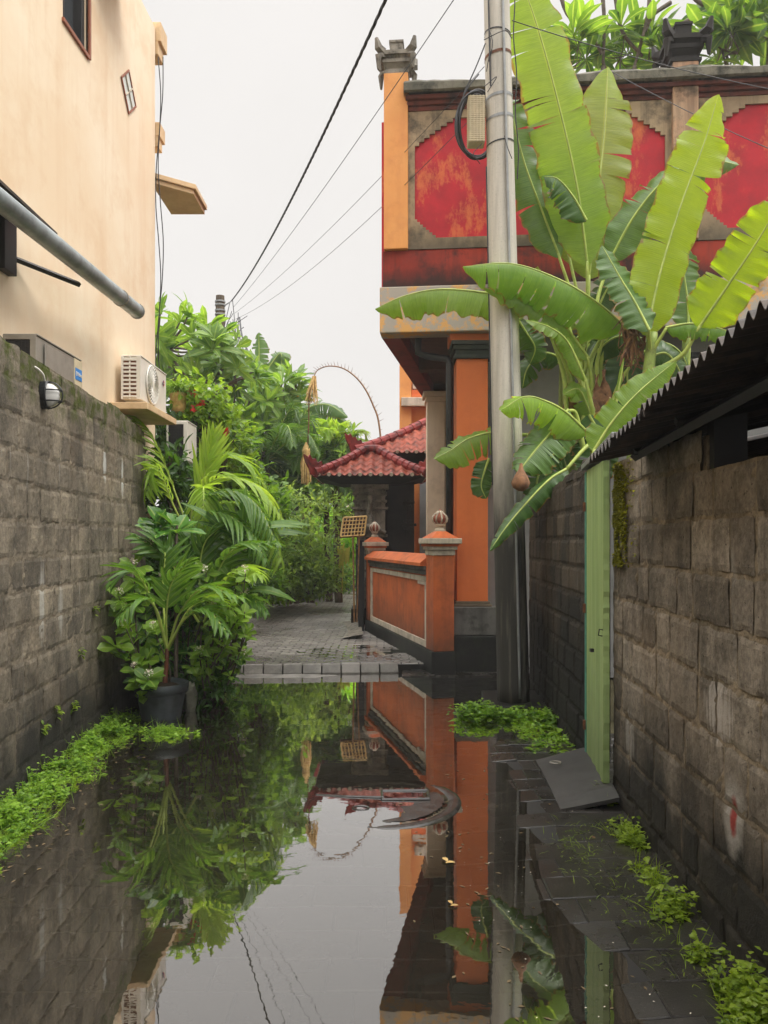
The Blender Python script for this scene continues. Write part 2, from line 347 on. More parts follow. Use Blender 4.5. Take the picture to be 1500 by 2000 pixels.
def m_pole():
    n = N('concrete_pole')
    c = n.mix(n.ramp(n.noise(1,6,.65,n.mapv((14,14,.9))),[(.35,0),(.7,1)]), lin(204,198,186), lin(168,163,152))
    c = n.mix(n.ramp(n.noise(60,4),[(.55,0),(.75,.3)]), c, lin(110,106,98))
    d = n.math('SUBTRACT',1.0,zmask(n,1.5,2.35,.5,2.2,n.mapv((2.5,2.5,.6))))
    c = n.mix(n.math('MULTIPLY',d,.93), c, n.mix(n.ramp(n.noise(1,5,.6,n.mapv((18,18,1.2))),[(.50,0),(.72,1)]), lin(26,26,23), lin(104,100,86)))
    return n.done(n.pbsdf(c,.75,n.bump(n.noise(50,5,.7),.2,.008),.35))
MT['pole'] = m_pole()

def m_paver():
    n = N('wet_dark_paver'); tone = n.attr('tone')
    c = n.mix(tone, lin(46,43,40), lin(54,51,47))
    c = n.mix(n.ramp(n.noise(3,6,.7),[(.4,.6),(.65,0)]), c, lin(26,25,22))
    c = n.mix(n.ramp(n.noise(140,3,.7),[(.62,0),(.7,.45)]), c, lin(110,106,98))
    r = n.ramp(n.noise(2.2,5,.65),[(.35,.14),(.65,.42)])
    return n.done(n.pbsdf(c, r, n.bump(n.noise(90,5,.75),.30,.006), .5))
MT['paver'] = m_paver()
def m_path():
    n = N('wet_path_brick')
    tone = n.attr('tone')
    c = n.mix(tone, lin(126,120,114), lin(164,157,150))
    wet=n.math('SUBTRACT',1.0,n.nd('ShaderNodeMapRange',{'Value':n.math('ADD',n.sep(n.pos)[1],n.math('MULTIPLY',n.noise(1.6,5,.65),3.2)),'From Min':10.6,'From Max':11.6}).outputs[0])
    c=n.mix(n.math('MULTIPLY',wet,.6),c,lin(60,57,54))
    c = n.mix(n.ramp(n.noise(.9,5,.65),[(.42,.45),(.62,0)]), c, lin(72,68,64))
    r = n.math('SUBTRACT', n.ramp(n.noise(.8,4,.6,n.mapv((1,1,1),loc=(4,1,0))),[(.4,.26),(.6,.45)]), n.math('MULTIPLY',wet,.14))
    return n.done(n.pbsdf(c, r, n.bump(n.noise(60,4),.25,.006), .5))
MT['path'] = m_path()
def m_kerb():
    n=N('grey_kerb'); c=n.mix(n.attr('tone'),lin(104,99,93),lin(142,136,129)); c=n.mix(n.ramp(n.noise(4,6,.7),[(.42,.0),(.62,.6)]),c,lin(62,60,54)); c=n.mix(n.ramp(n.noise(60,4,.7),[(.55,0),(.7,.4)]),c,lin(60,57,53))
    return n.done(n.pbsdf(c,.5,n.bump(n.noise(50,5,.7),.25,.008),.4))
MT['kerb'] = m_kerb()
MT['joint'] = m_plain('dark_joint', lin(34,32,29), .7, 0, .3, 10)
MT['manhole'] = m_plain('wet_concrete_ring', lin(62,58,55), .16, 0, .5, 14, .5, .25, col2=lin(34,32,30))
MT['ground'] = m_plain('bare_earth', lin(74,70,52), .95, 0, .5, 1.5, .1, .3)
def m_water():
    n = N('rain_water')
    h = n.math('ADD', n.noise(5,2,.5,n.mapv((1,1.6,1))), n.math('MULTIPLY', n.noise(22,2,.5), .25))
    b = n.bump(h,.10,.0028)
    fr = n.nd('ShaderNodeFresnel', {'IOR':1.33,'Normal':b}).outputs[0]
    k = n.nd('ShaderNodeMapRange', {'Value':fr,'From Min':.02,'From Max':.45,'To Min':.07,'To Max':.97}).outputs[0]
    k = n.math('POWER', k, .63)
    tr = n.nd('ShaderNodeBsdfTransparent', {'Color':(.62,.58,.50,1)})
    gl = n.nd('ShaderNodeBsdfGlossy', {'Color':(.96,.95,.94,1),'Roughness':.012,'Normal':b})
    df = n.nd('ShaderNodeBsdfDiffuse', {'Color':lin(72,67,58)}); m0 = n.nd('ShaderNodeMixShader', {0:n.ramp(n.noise(1.3,4,.6),[(.35,.10),(.7,.26)])}); n.t.links.new(tr.outputs[0],m0.inputs[1]); n.t.links.new(df.outputs[0],m0.inputs[2])
    ms = n.nd('ShaderNodeMixShader', {0:k}); n.t.links.new(m0.outputs[0],ms.inputs[1]); n.t.links.new(gl.outputs[0],ms.inputs[2])
    return n.done(ms.outputs[0])
MT['water'] = m_water()

# ------------------------------------------------------------------ ground, alley, path
def fn(x, y, z=0.0, s=1.0): return mnoise.noise(Vector((x*s, y*s, z*s)))
g = G()
xs = np.concatenate([[-300,-60,-20],np.linspace(-10,10,21),[20,60,300]]); ys = np.concatenate([[-300,-40,-5],np.linspace(0,40,21),[80,300]])
A = np.zeros((len(xs),len(ys),3)); A[...,0]=xs[:,None]; A[...,1]=ys[None]; A[...,2]=-.13
struct('ground', g.grid(A), MT['ground'])

def paver_h(x, y):
    edge = .44+.14*fn(x*.0,y,3,1.1)
    k = np.clip((x-edge)/.45,0,1); k=k*k*(3-2*k)
    h = -.030+.0385*k
    if y>5.6: h -= .03*k*min(1,(y-5.6)/.8)
    return h+.007*fn(x,y,1,1.3)+.004*fn(x,y,5,3.1)
g = G(); row=0; y=.6
g.box((-2.75,-1.5,-.12),(1.75,8.5,-.075),1,.2)
while y<8.45:
    x=-2.6+(.1 if row%2 else 0)
    while x<1.62:
        w=.40 if random.random()<.35 else .20
        if y+.2>8.46: break
        odd=random.random()<.10; z = paver_h(x+w/2,y+.1)+rnd(-.0006,.0006)+(.003 if odd else 0); tx,ty = (rnd(-.022,.022),rnd(-.022,.022)) if odd else (rnd(-.002,.002),rnd(-.002,.002))
        j=.0015+rnd(0,.001); bv=.004
        def q(ax,ay,dz): return (ax,ay,(paver_h(ax,ay)+(z-paver_h(x+w/2,y+.1)))+dz+(ax-x-w/2)*tx+(ay-y-.1)*ty)
        x0,x1,y0,y1 = x+j,x+w-j,y+j,y+.2-j
        V=[q(x0,y0,-.09),q(x1,y0,-.09),q(x1,y1,-.09),q(x0,y1,-.09),q(x0,y0,-bv),q(x1,y0,-bv),q(x1,y1,-bv),q(x0,y1,-bv),
           q(x0+bv,y0+bv,0),q(x1-bv,y0+bv,0),q(x1-bv,y1-bv,0),q(x0+bv,y1-bv,0)]
        g.add(V,[(0,1,5,4),(1,2,6,5),(2,3,7,6),(3,0,4,7),(4,5,9,8),(5,6,10,9),(6,7,11,10),(7,4,8,11),(8,9,10,11)],0,random.random())
        x+=w
    y+=.2; row+=1
xs=np.linspace(-2.6,1.7,60); ys=np.linspace(-1.4,8.45,110); A=np.zeros((60,110,3))
for i,x in enumerate(xs):
    for k,y in enumerate(ys): A[i,k]=(x,y,paver_h(x,y)-.007)
g.grid(A,1)
g.prism([(.2,8.42),(1.75,8.42),(1.75,9.2),(.2,9.2)],-.12,.012,0,.3)
struct('alley_pavement', g, [MT['paver'],MT['joint']])

# water sheet lies only in the alley trough
g = G(); g.add([(-2.7,-1.5,0),(1.72,-1.5,0),(1.72,8.8,0),(.2,8.68,0),(-1.78,8.52,0),(-2.7,8.45,0)],[(0,1,2,3,4,5)])
struct('water', g, MT['water'])

# brick path beyond the kerb: every brick a chamfered face, dark joints between
PZ=.085
g=G(); g.prism([(-3.4,8.51),(1.2,8.90),(-.2,13),(-.6,19),(2.0,25),(-6,25),(-4.2,19),(-3.6,13)],-.06,PZ-.012,1)
def in_path(x,y):
    if y<13: r=1.1-(y-8.6)/4.4*1.4
    else: r=-.15-.07*(y-13)
    return -3.4<x<r+.2 and y>8.5+.082*(x+1.78)+.19
yy=8.43; r_=0
while yy<21:
    xx=-3.4+(.1 if r_%2 else 0)
    while xx<1.1:
        if in_path(xx+.1,yy+.05):
            j=.008; z=PZ+rnd(-.003,.003)+.006*fn(xx,yy,0,.8); b=.008; tl=rnd(-.02,.02)
            x0,x1,y0,y1=xx+j,xx+.2-j,yy+j,yy+.1-j
            V=[(x0,y0,z-.014),(x1,y0,z-.014),(x1,y1,z-.014),(x0,y1,z-.014),(x0+b,y0+b,z-.05*tl),(x1-b,y0+b,z-.05*tl),(x1-b,y1-b,z+.05*tl),(x0+b,y1-b,z+.05*tl)]
            g.add(V,[(0,1,5,4),(1,2,6,5),(2,3,7,6),(3,0,4,7),(4,5,6,7)],0,random.random())
        xx+=.2
    yy+=.1; r_+=1
struct('path', g, [MT['path'],MT['joint']])
# shallow puddle on the path just behind the kerb
g=G(); c=np.array([-.35,9.75]); pts=[]
for a in np.linspace(0,2*math.pi,40,endpoint=False):
    rr=1+.28*fn(math.cos(a)*1.3,math.sin(a)*1.3,2)+.12*fn(math.cos(a)*5,math.sin(a)*5,4)
    pts.append((c[0]+.75*rr*math.cos(a), c[1]+.55*rr*math.sin(a), PZ+.0005))
g.add(pts,[tuple(range(40))]); struct('puddle', g, MT['water'])
# kerb stones and half-drowned concrete apron in front
g=G(); ka,kb=np.array([-1.78,8.50]),np.array([.17,8.66]); kd=(kb-ka)/9; kn=nrm(np.array([-(kb-ka)[1],(kb-ka)[0]]))
for i in range(-6,9):
    a=ka+kd*(i+.03); b=ka+kd*(i+.97); h=.105+rnd(-.004,.004)
    p=[a-kn*.0,b-kn*.0,b+kn*.13,a+kn*.13]; p2=[a+kn*.06,b+kn*.06,b+kn*.13,a+kn*.13]
    V=[(x,y_,-.1) for x,y_ in p]+[(x,y_,.015) for x,y_ in p]+[(x,y_,h) for x,y_ in p2]
    g.add(V,[(0,1,5,4),(1,2,6,5),(2,3,7,6),(3,0,4,7),(4,5,9,8),(5,6,10,9),(6,7,11,10),(7,4,8,11),(8,9,10,11)],0,random.random())
struct('kerb', g, MT['kerb'], bevel=.006)
g=G(); xs=np.linspace(-2.3,-.15,44); ys=np.linspace(7.75,8.49,20); A=np.zeros((44,20,3))
for i,x in enumerate(xs):
    for j,y_ in enumerate(ys):
        t=(y_-7.75)/.74
        A[i,j]=(x,y_+.06*(x+1.8)/2,-.024+.036*t*t+.010*fn(x*2,y_*3,2)+.006*fn(x*7,y_*7,1)-.03*max(0,(x+.75)/.5))
struct('concrete_apron', g.grid(A), MT['kerb'], smooth=True)

# ------------------------------------------------------------------ block walls
def block_wall(p0, p1, n2, z0, topf, thick, ch, lens, mats, seed, name, label, mort_proud=0.0, rd=1.0):
    rs=random.Random(seed); g=G(); p0=np.array(p0,float); p1=np.array(p1,float); L=np.linalg.norm(p1-p0); t=(p1-p0)/L; n2=nrm(np.array(n2,float))
    def W(s,z,d): return np.array([p0[0]+t[0]*s+n2[0]*d, p0[1]+t[1]*s+n2[1]*d, z])
    flip = (t[0]*n2[1]-t[1]*n2[0])>0     # orientation of faces
    z=z0; ci=0
    while True:
        s=-rs.uniform(0,.3); any_=False
        cz=ch*(1+rs.uniform(-.06,.06))
        while s<L:
            l=rs.choice(lens)*rs.uniform(.93,1.07); s0,s1=max(0,s),min(L,s+l); s+=l
            if s1-s0<.06: continue
            top=topf((s0+s1)/2); zt=min(z+cz, top+rs.uniform(-.02,.015))
            if zt-z<.05: continue
            any_=True
            j=.0085; a,b=s0+j,s1-j; c,d=z+j+rs.uniform(0,.004),zt-j
            nx=max(4,int((b-a)/.035)); nz=7; off=rs.uniform(-.0025,.0025); tilt=rs.uniform(-.003,.003); tn=rs.random()**.9
            sk=rs.uniform(-.004,.004)
            A=np.zeros((nx+2,nz+2,3)); T=np.zeros((nx+2,nz+2))
            for i in range(nx+2):
                for k in range(nz+2):
                    u=min(max(i-.0,0),nx+1)/(nx+1); v=k/(nz+1); e=min(u*(b-a),(1-u)*(b-a),v*(d-c),(1-v)*(d-c))
                    ss=a+(b-a)*u; zz=c+(d-c)*v+sk*math.sin(u*3)
                    r=0 if e>.008 else -(1-e/.008)**2*.008*rd
                    w=.0018*mnoise.noise(Vector((ss*9,zz*9,ci*3.1+seed)))+.0022*mnoise.noise(Vector((ss*27,zz*27,seed)))
                    if e<.001: ss+=.011*mnoise.noise(Vector((ss*17,zz*17,7.+seed))); zz+=.011*mnoise.noise(Vector((ss*13,zz*13,17.+seed)))
                    A[i,k]=W(ss,zz,off+tilt*(v-.5)+r+w); T[i,k]=tn
            if flip: A=A[::-1].copy()
            g.grid(A,0,T)
        z+=cz; ci+=1
        if z>max(topf(x) for x in np.linspace(0,L,20))-.04 or ci>20: break
    # mortar bed just behind the block faces
    ns=int(L/.03); nz=int((max(topf(x) for x in np.linspace(0,L,30))-z0)/.03); A=np.zeros((ns+1,nz+1,3))
    for i in range(ns+1):
        s=L*i/ns; tp=topf(s)-.01
        for k in range(nz+1):
            zz=z0+(tp-z0)*k/nz
            A[i,k]=W(s,zz,-.0095+mort_proud+.006*mnoise.noise(Vector((s*11,zz*11,seed*2.)))+.006*mnoise.noise(Vector((s*31,zz*31,seed*2.))))
    if flip: A=A[::-1].copy()
    g.grid(A,1,.6)
    # solid body behind, with a stepped top
    for i in range(12):
        a,b=L*i/12,L*(i+1)/12; tp=topf((a+b)/2)-.02
        V=[W(a,z0,-.02),W(b,z0,-.02),W(b,z0,-thick),W(a,z0,-thick),W(a,tp,-.02),W(b,tp,-.02),W(b,tp,-thick),W(a,tp,-thick)]
        g.add(V,[(0,3,2,1),(4,5,6,7),(0,1,5,4),(1,2,6,5),(2,3,7,6),(3,0,4,7)],1,.4)
    o=build(name,g,mats); tag(o,label,'wall'); return o
lx=lambda Y:-1.86-.0733*Y
def topL(s):
    Y=-1.2+s/1.0027
    return 2.66+.03*fn(Y*1.7,0,0)-.02*(Y>7.3)-(.10 if Y>7.62 else 0)
block_wall((lx(-1.2),-1.2),(lx(7.86),7.86),(1,.0733),-.1,topL,.13,.214,[.4,.4,.2,.3,.2],[MT['block_l'],MT['mortar_l']],11,
  'block_wall','tall grey concrete block wall with mossy top below the peach house',.0045,.6)
rx=lambda Y:1.118+.0467*Y
def topR(s):
    Y=-1.2+s/1.0011
    if Y<3.08: return 1.785+.02*fn(Y*4,1,0)
    return 1.93+.03*fn(Y*3,0,0)+.02*(Y-3.1)
block_wall((rx(-1.2),-1.2),(rx(4.46),4.46),(-1,.0467),-.1,topR,.14,.205,[.4,.4,.36,.2],[MT['block_r'],MT['mortar_r']],23,
  'block_wall','brown grey block wall under the corrugated tin roof, beside the green door',.002,.6)
def topR2(s):
    Y=5.16+s/1.0011
    return 2.05-.07*(Y-5.2)+.04*fn(Y*5,0,2)
block_wall((rx(5.16),5.16),(rx(7.9),7.9),(-1,.0467),-.1,topR2,.16,.205,[.3,.2,.3,.4],[MT['block_dark'],MT['block_dark']],31,
  'block_wall','black stained block wall between the green door and the concrete pole')
# moss cushions on the end of the right wall
g=G(); pos=[];
for i in range(4200):
    Y=4.40-abs(random.gauss(0,.14)); z=rnd(1.36,1.93)
    if fn(Y*7,z*5,3)+.35<0 or (fn(Y*12,z*9,8)<-.2): continue
    pos.append((rx(Y)-.004,Y,z))
pos=np.array(pos); d=np.random.normal(size=(len(pos),3))*.6+np.array([-1,0,.1])
g.leaves(pos,d,(0,0,1),.022,.016,.2,.2,2,'oval'); MT['moss']=m_leaf('yellow_moss',lin(88,92,10),lin(150,150,18),.2,.8,0)
tag(build('moss_patch',g,MT['moss']),'bright yellow green moss patch on the block wall right of the green door','moss',kind='stuff')

# ------------------------------------------------------------------ peach house (left)
fx=lambda Y:-2.89+.0333*Y
house=thing('house','tall peach plastered house behind the mossy grey block wall','house',(-4.2,6,0))
g=G(); wy=[(6.40,6.90,5.85,6.95)]
# wall face with a true window opening: built of boxes round the opening
def facebox(y0,y1,z0,z1,g,d0=-.2,d1=0.,mi=0):
    V=[]
    for z in(z0,z1):
        for (yy,dd) in((y0,d1),(y1,d1),(y1,d0),(y0,d0)): V.append((fx(yy)+dd,yy,z))
    g.add(V,[(0,1,2,3)[::-1],(4,5,6,7),(0,1,5,4),(1,2,6,5),(2,3,7,6),(3,0,4,7)],mi)
facebox(-1.4,6.40,-.1,7.32,g); facebox(6.90,8.72,-.1,7.32,g); facebox(6.40,6.90,-.1,5.85,g); facebox(6.40,6.90,6.95,7.32,g)
g.prism([(-6.5,8.6),(-6.5,-1.4),(fx(-1.4)-.2,-1.4),(fx(8.72)-.2,8.6)][::-1],-.1,7.2)
g.prism([(-6.5,8.60),(fx(8.72)-.2,8.60),(fx(8.72)-.2,8.72),(-6.5,8.72)],-.1,7.32)
build('wall',g,MT['peach'],house)
def frame(g,y0,y1,z0,z1,w,d0,d1,mi=0):
    facebox(y0,y0+w,z0,z1,g,d0,d1,mi); facebox(y1-w,y1,z0,z1,g,d0,d1,mi); facebox(y0+w,y1-w,z0,z0+w,g,d0,d1,mi); facebox(y0+w,y1-w,z1-w,z1,g,d0,d1,mi)
g=G(); frame(g,6.402,6.898,5.852,6.948,.055,-.15,-.03); wf=build('window',g,MT['blackwood'],house,bevel=.004)
g=G(); facebox(6.455,6.845,5.905,6.895,g,-.12,-.11); build('pane',g,MT['glass'],wf)
g=G(); facebox(6.9,6.935,5.83,7.0,g,-.02,.018); facebox(6.38,6.9,5.815,5.85,g,-.02,.02); build('window_trim',g,MT['brownframe'],house,bevel=.003)
g=G(); facebox(6.95,7.62,6.93,7.02,g,-.05,.42); build('window_canopy',g,MT['peach_trim'],house,bevel=.006)
# diamond window
dc=[(7.67,6.13),(7.88,5.87),(8.09,6.06),(7.88,6.33)]
def dia(k,d):
    cy=7.88; cz=6.10; return [(fx(cy+(a-cy)*k)+d,cy+(a-cy)*k,cz+(b-cz)*k) for a,b in dc]
g=G(); V=dia(1.0,.004)+dia(1.0,.016)+dia(.90,.016)+dia(.90,.002)
f=[]
for i in range(4):
    j=(i+1)%4; f+=[(i,j,4+j,4+i),(4+i,4+j,8+j,8+i),(8+i,8+j,12+j,12+i)]
g.add(V,f); dw=build('diamond_window',g,MT['brownframe'],house)
g=G(); V=dia(.91,.006); g.add(V,[(0,1,2,3)]); build('pane',g,MT['paleglass'],dw)
g=G(); V=np.array(dia(.9,.012)); g.tube([(V[0]+V[1])/2,(V[2]+V[3])/2],.008,6); g.tube([(V[0]+V[3])/2,(V[2]+V[1])/2],.008,6); build('glazing_bar',g,MT['cream'],dw)
# cornice ends, side canopy, AC ledges
g=G(); g.box((-2.70,8.74,7.18),(-2.54,9.0,7.40)); g.box((-2.68,8.74,7.03),(-2.57,8.95,7.18)); build('cornice',g,MT['peach_trim'],house,bevel=.006)
g=G()
g.box((-2.70,8.74,6.10),(-2.55,8.95,6.26)); g.box((-2.68,8.74,5.98),(-2.57,8.9,6.10)); build('cornice',g,MT['peach_trim'],house,bevel=.006)
g=G(); g.prism([(-2.66,8.73),(-2.24,9.03),(-2.24,9.6),(-2.66,9.6)],5.57,5.62); g.prism([(-2.66,8.70),(-2.21,9.02),(-2.21,9.6),(-2.66,9.6)],5.623,5.68); build('side_canopy',g,MT['peach_trim'],house,bevel=.005)
g=G(); g.box((fx(8)-.03,7.40,2.765),(-2.28,8.44,2.83)); build('ledge',g,MT['peach_trim'],house,bevel=.006)
g=G(); g.box((fx(5.7)-.03,5.2,2.34),(-2.43,6.3,2.41)); build('ledge',g,MT['peach_trim'],house,bevel=.006)
# gutter with bracket and post
g=G(); ga,gb=np.array([-2.40,4.2,3.60]),np.array([-2.33,7.25,3.66])
g.tube(spline([ga,gb],20),.068,18); gt=build('gutter',g,MT['gutter'],house,smooth=True)
g=G(); t=.86; c=ga*(1-t)+gb*t; dd=nrm(gb-ga); g.tube([c-dd*.012,c+dd*.012],.074,18); build('gutter_joint',g,MT['greymetal'],gt); g=G(); g.tube([gb-dd*.012,gb+dd*.004],.073,18)
build('gutter_joint',g,MT['greymetal'],gt,smooth=False)
g=G(); V=[]
for yy in (4.0,5.55):
    V+=[(fx(yy)+.0,yy,3.90),(-2.36,yy,3.72),(-2.36,yy,3.70),(fx(yy)+.0,yy,3.88)]
g.add(V,[(0,1,5,4),(1,2,6,5),(2,3,7,6),(3,0,4,7),(0,3,2,1),(4,5,6,7)]); build('awning_sheet',g,MT['tin'],house)
g=G(); g.tube([(fx(5.58)+.02,5.58,3.545),(-2.42,6.1,3.53)],.022,4); build('bracket',g,MT['blackwood'],house)
g=G(); g.box((fx(5.5)-.01,5.36,3.40),(fx(5.5)+.06,5.54,3.90)); build('awning_post',g,MT['blackwood'],house,bevel=.005)
# loose cables down the corner
g=G()
for k in range(2):
    pts=[(fx(8.72)+.03+.03*k+.03*math.sin(i*1.3+k),8.74,7.0-i*.42) for i in range(11)]; g.tube(spline(pts,50),.006,5)
tag(build('corner_cable',g,MT['wire']),'thin dark cables hanging down the far corner of the peach house','cable')

# ------------------------------------------------------------------ air conditioners
def text_mesh(name, s, size, M, mat, parent):
    cu=bpy.data.curves.new(name,'FONT'); cu.body=s; cu.size=size; cu.extrude=.0012; cu.align_x='CENTER'; cu.align_y='CENTER'
    to=bpy.data.objects.new('tmp_text',cu); COL.objects.link(to); bpy.context.view_layer.update()
    me=bpy.data.meshes.new_from_object(to.evaluated_get(bpy.context.evaluated_depsgraph_get())); bpy.data.objects.remove(to)
    r=np.array(ROOT[parent.name]); me.transform(Matrix.Translation(-Vector(r)) @ M); me.materials.clear(); me.materials.append(mat)
    o=bpy.data.objects.new(name,me); COL.objects.link(o); o.parent=parent; ROOT[o.name]=tuple(r); return o
def on_x_face(x,y,z): # text plane facing +X : local x -> +Y? seen from +X, right is +Y... reading direction is +Y
    return Matrix(((0,0,1,x),(1,0,0,y),(0,1,0,z),(0,0,0,1)))
def rot_pt(v,c,a): pass

def air_con(x0,x1,y0,y1,z0,z1,label,fan=True,side='louvre',grime='white'):
    t=thing('air_conditioner',label,'air conditioner',((x0+x1)/2,(y0+y1)/2,z0),'outdoor air conditioner units'); m=MT[grime]
    g=G(); b=.02
    g.box((x0,y0+.012,z0+.02),(x1-.008,y1,z1)); g.box((x0-.006,y0+.006,z1),(x1,y1+.004,z1+.014))
    for yy in (y0+.12,y1-.12): g.box((x0+.02,yy-.03,z0-.03),(x1-.02,yy+.03,z0+.02))
    build('casing',g,m,t,bevel=.008)
    if side=='louvre':
        g=G(); g.box((x0+.02,y0+.004,z0+.05),(x1-.045,y0+.0125,z1-.03)); lp=build('coil',g,MT['rust'],t)
        g=G(); H=z1-z0-.08
        g.box((x0+.0,y0-.004,z0+.02),(x0+.022,y0+.012,z1)); g.box((x1-.05,y0-.004,z0+.02),(x1-.008,y0+.012,z1)); g.box(((x0+x1)/2-.022,y0-.004,z0+.02),((x0+x1)/2-.008,y0+.012,z1))
        for i in range(10): zz=z0+.05+H*i/9; g.box((x0+.022,y0-.006,zz-.012),(x1-.05,y0+.008,zz+.008))
        build('side_louvre',g,m,t,bevel=.002)
    elif side=='mesh':
        g=G(); g.box((x0+.02,y0+.004,z0+.05),(x1-.05,y0+.010,z1-.03)); build('coil',g,MT['darkmesh'],t)
        g=G()
        for i in range(12): zz=z0+.06+(z1-z0-.1)*i/11; g.box((x0+.02,y0-.0,zz-.0015),(x1-.05,y0+.004,zz+.0015))
        for i in range(7): xx=x0+.03+(x1-x0-.09)*i/6; g.box((xx-.0015,y0-.002,z0+.05),(xx+.0015,y0-.0002,z1-.03))
        build('wire_mesh',g,MT['black'],t)
        g=G(); g.box((x0,y0-.004,z0+.02),(x0+.018,y0+.012,z1)); g.box((x1-.05,y0-.004,z0+.02),(x1-.008,y0+.012,z1)); g.box((x0+.018,y0-.004,z0+.02),(x1-.05,y0+.012,z0+.048)); g.box((x0+.018,y0-.004,z1-.028),(x1-.05,y0+.012,z1))
        build('side_frame',g,m,t,bevel=.002)
    # front panel facing +X
    if fan:
        cy=y0+(y1-y0)*.40; cz=(z0+z1)/2+.01; R=min(z1-z0,.9)*.44
        g=G(); g.add([(x1-.006,cy+R*.99*math.cos(a),cz+R*.99*math.sin(a)) for a in np.linspace(0,2*math.pi,40,endpoint=False)],[tuple(range(40))]); fo=build('fan_opening',g,MT['darkmesh'],t)
        g=G()
        g.tube([(x1+.004,cy+R*math.cos(a),cz+R*math.sin(a)) for a in np.linspace(0,2*math.pi,41)],.009,6,cap=False)
        for rr in (.25,.45,.63,.82): g.tube([(x1+.010,cy+R*rr*math.cos(a),cz+R*rr*math.sin(a)) for a in np.linspace(0,2*math.pi,33)],.0025,4,cap=False)
        for i in range(26):
            a=i/26*2*math.pi; pts=[(x1+.007,cy+R*r_*math.cos(a+.9*(1-r_)),cz+R*r_*math.sin(a+.9*(1-r_))) for r_ in np.linspace(.2,1,7)]; g.tube(pts,.0062,4)
        g.add([(x1+.013,cy+R*.2*math.cos(a),cz+R*.2*math.sin(a)) for a in np.linspace(0,2*math.pi,20,endpoint=False)],[tuple(range(20))])
        build('fan_grille',g,m,t)
        g=G(); by=y0+(y1-y0)*.86; bz=z1-.11
        g.add([(x1+.001,by+.032*math.cos(a),bz+.032*math.sin(a)) for a in np.linspace(-math.pi/2,math.pi/2,16)],[tuple(range(16))],0)
        g.add([(x1+.001,by+.032*math.cos(a),bz+.032*math.sin(a)) for a in np.linspace(math.pi/2,1.5*math.pi,16)],[tuple(range(16))],1)
        g.box((x1+.001,by-.01,bz-.006),(x1+.003,by+.014,bz+.006),2)
        build('round_badge',g,[MT['red'],MT['navy'],MT['white']],t)
    return t
acA=air_con(-2.66,-2.42,5.36,6.15,2.44,2.93,'grimy grey air conditioner with a blue badge, behind the mossy wall top',False,'mesh','greymetal')
g=G(); g.box((-2.42,5.47,2.50),(-2.414,5.98,2.90)); build('front_mesh',g,MT['greymetal'],acA,bevel=.003)
g=G(); g.box((-2.42,5.985,2.46),(-2.412,6.14,2.92)); fp=build('front_panel',g,MT['beige'],acA,bevel=.003)
g=G(); g.box((-2.412,6.0,2.76),(-2.409,6.125,2.85)); st=build('badge',g,MT['blue'],acA)
text_mesh('badge_lettering','Midea',.042,on_x_face(-2.4075,6.07,2.805),MT['white'],st)
g=G(); g.tube([(-2.4075,6.016+.009*math.cos(a),2.805+.016*math.sin(a)) for a in np.linspace(.9,5.6,14)],.0025,4); build('badge_crescent',g,MT['white'],st)
air_con(-2.575,-2.375,7.52,8.40,2.86,3.30,'white air conditioner with round fan grille and slatted side on the peach ledge',True,'louvre')
acC=air_con(-2.44,-2.20,8.62,9.05,2.37,2.83,'lower white air conditioner with dark mesh side below the peach ledge',False,'mesh')
g=G(); g.box((-2.60,8.66,2.29),(-2.2,8.70,2.335)); build('mounting_bracket',g,MT['greymetal'],acC); g=G(); g.box((-2.60,8.97,2.29),(-2.2,9.01,2.335)); build('mounting_bracket',g,MT['greymetal'],acC)

# bulkhead lamp on the left wall
Yl=5.0; c=P(143,772,Yl); lampx=lx(Yl); t=thing('bulkhead_lamp','caged white bulkhead lamp on the top of the mossy block wall','lamp',(lampx,Yl,c[2]))
cz=c[2]
def ell(x,a,b,n=24,sy=0): return [(x,Yl+sy+a*math.cos(q),cz+b*math.sin(q)) for q in np.linspace(0,2*math.pi,n,endpoint=False)]
g=G(); A=ell(lampx-.01,.052,.092)+ell(lampx+.03,.052,.092)+ell(lampx+.035,.043,.08); n_=24
g.add(A,[(i,(i+1)%n_,n_+(i+1)%n_,n_+i) for i in range(n_)]+[(n_+i,n_+(i+1)%n_,2*n_+(i+1)%n_,2*n_+i) for i in range(n_)]+[tuple(range(2*n_,3*n_))]); build('base',g,MT['black'],t)
g=G(); rings=[ell(lampx+.04+.075*math.sin(q),.04*math.cos(q)+.001,.076*math.cos(q)+.001) for q in np.linspace(0,1.5,9)]
g.grid(np.array([r+[r[0]] for r in rings])); MT['lampglass']=m_plain('lamp_glass',lin(215,214,210),.15,0,.1,6,.6,0); build('glass_dome',g,MT['lampglass'],t,smooth=True)
g=G()
for b_ in (-.04,.03): g.tube([(lampx+.045+.085*math.sin(q),Yl+.048*math.cos(q),cz+b_) for q in np.linspace(0,math.pi,14)],.005,5)
g.tube([(lampx+.045+.09*math.sin(q),Yl,cz+.086*math.cos(q)) for q in np.linspace(0,math.pi,16)],.005,5)
g.tube(ell(lampx+.04,.05,.088)+[ell(lampx+.04,.05,.088)[0]],.006,5); build('cage',g,MT['black'],t)
g=G(); g.tube(spline([(lampx+.02,Yl+.0,cz+.08),(lampx+.025,Yl-.05,cz+.13),(lampx+.0,Yl-.12,cz+.16),(lampx-.06,Yl-.16,cz+.15)],20),.007,5); build('lead',g,MT['white'],t)

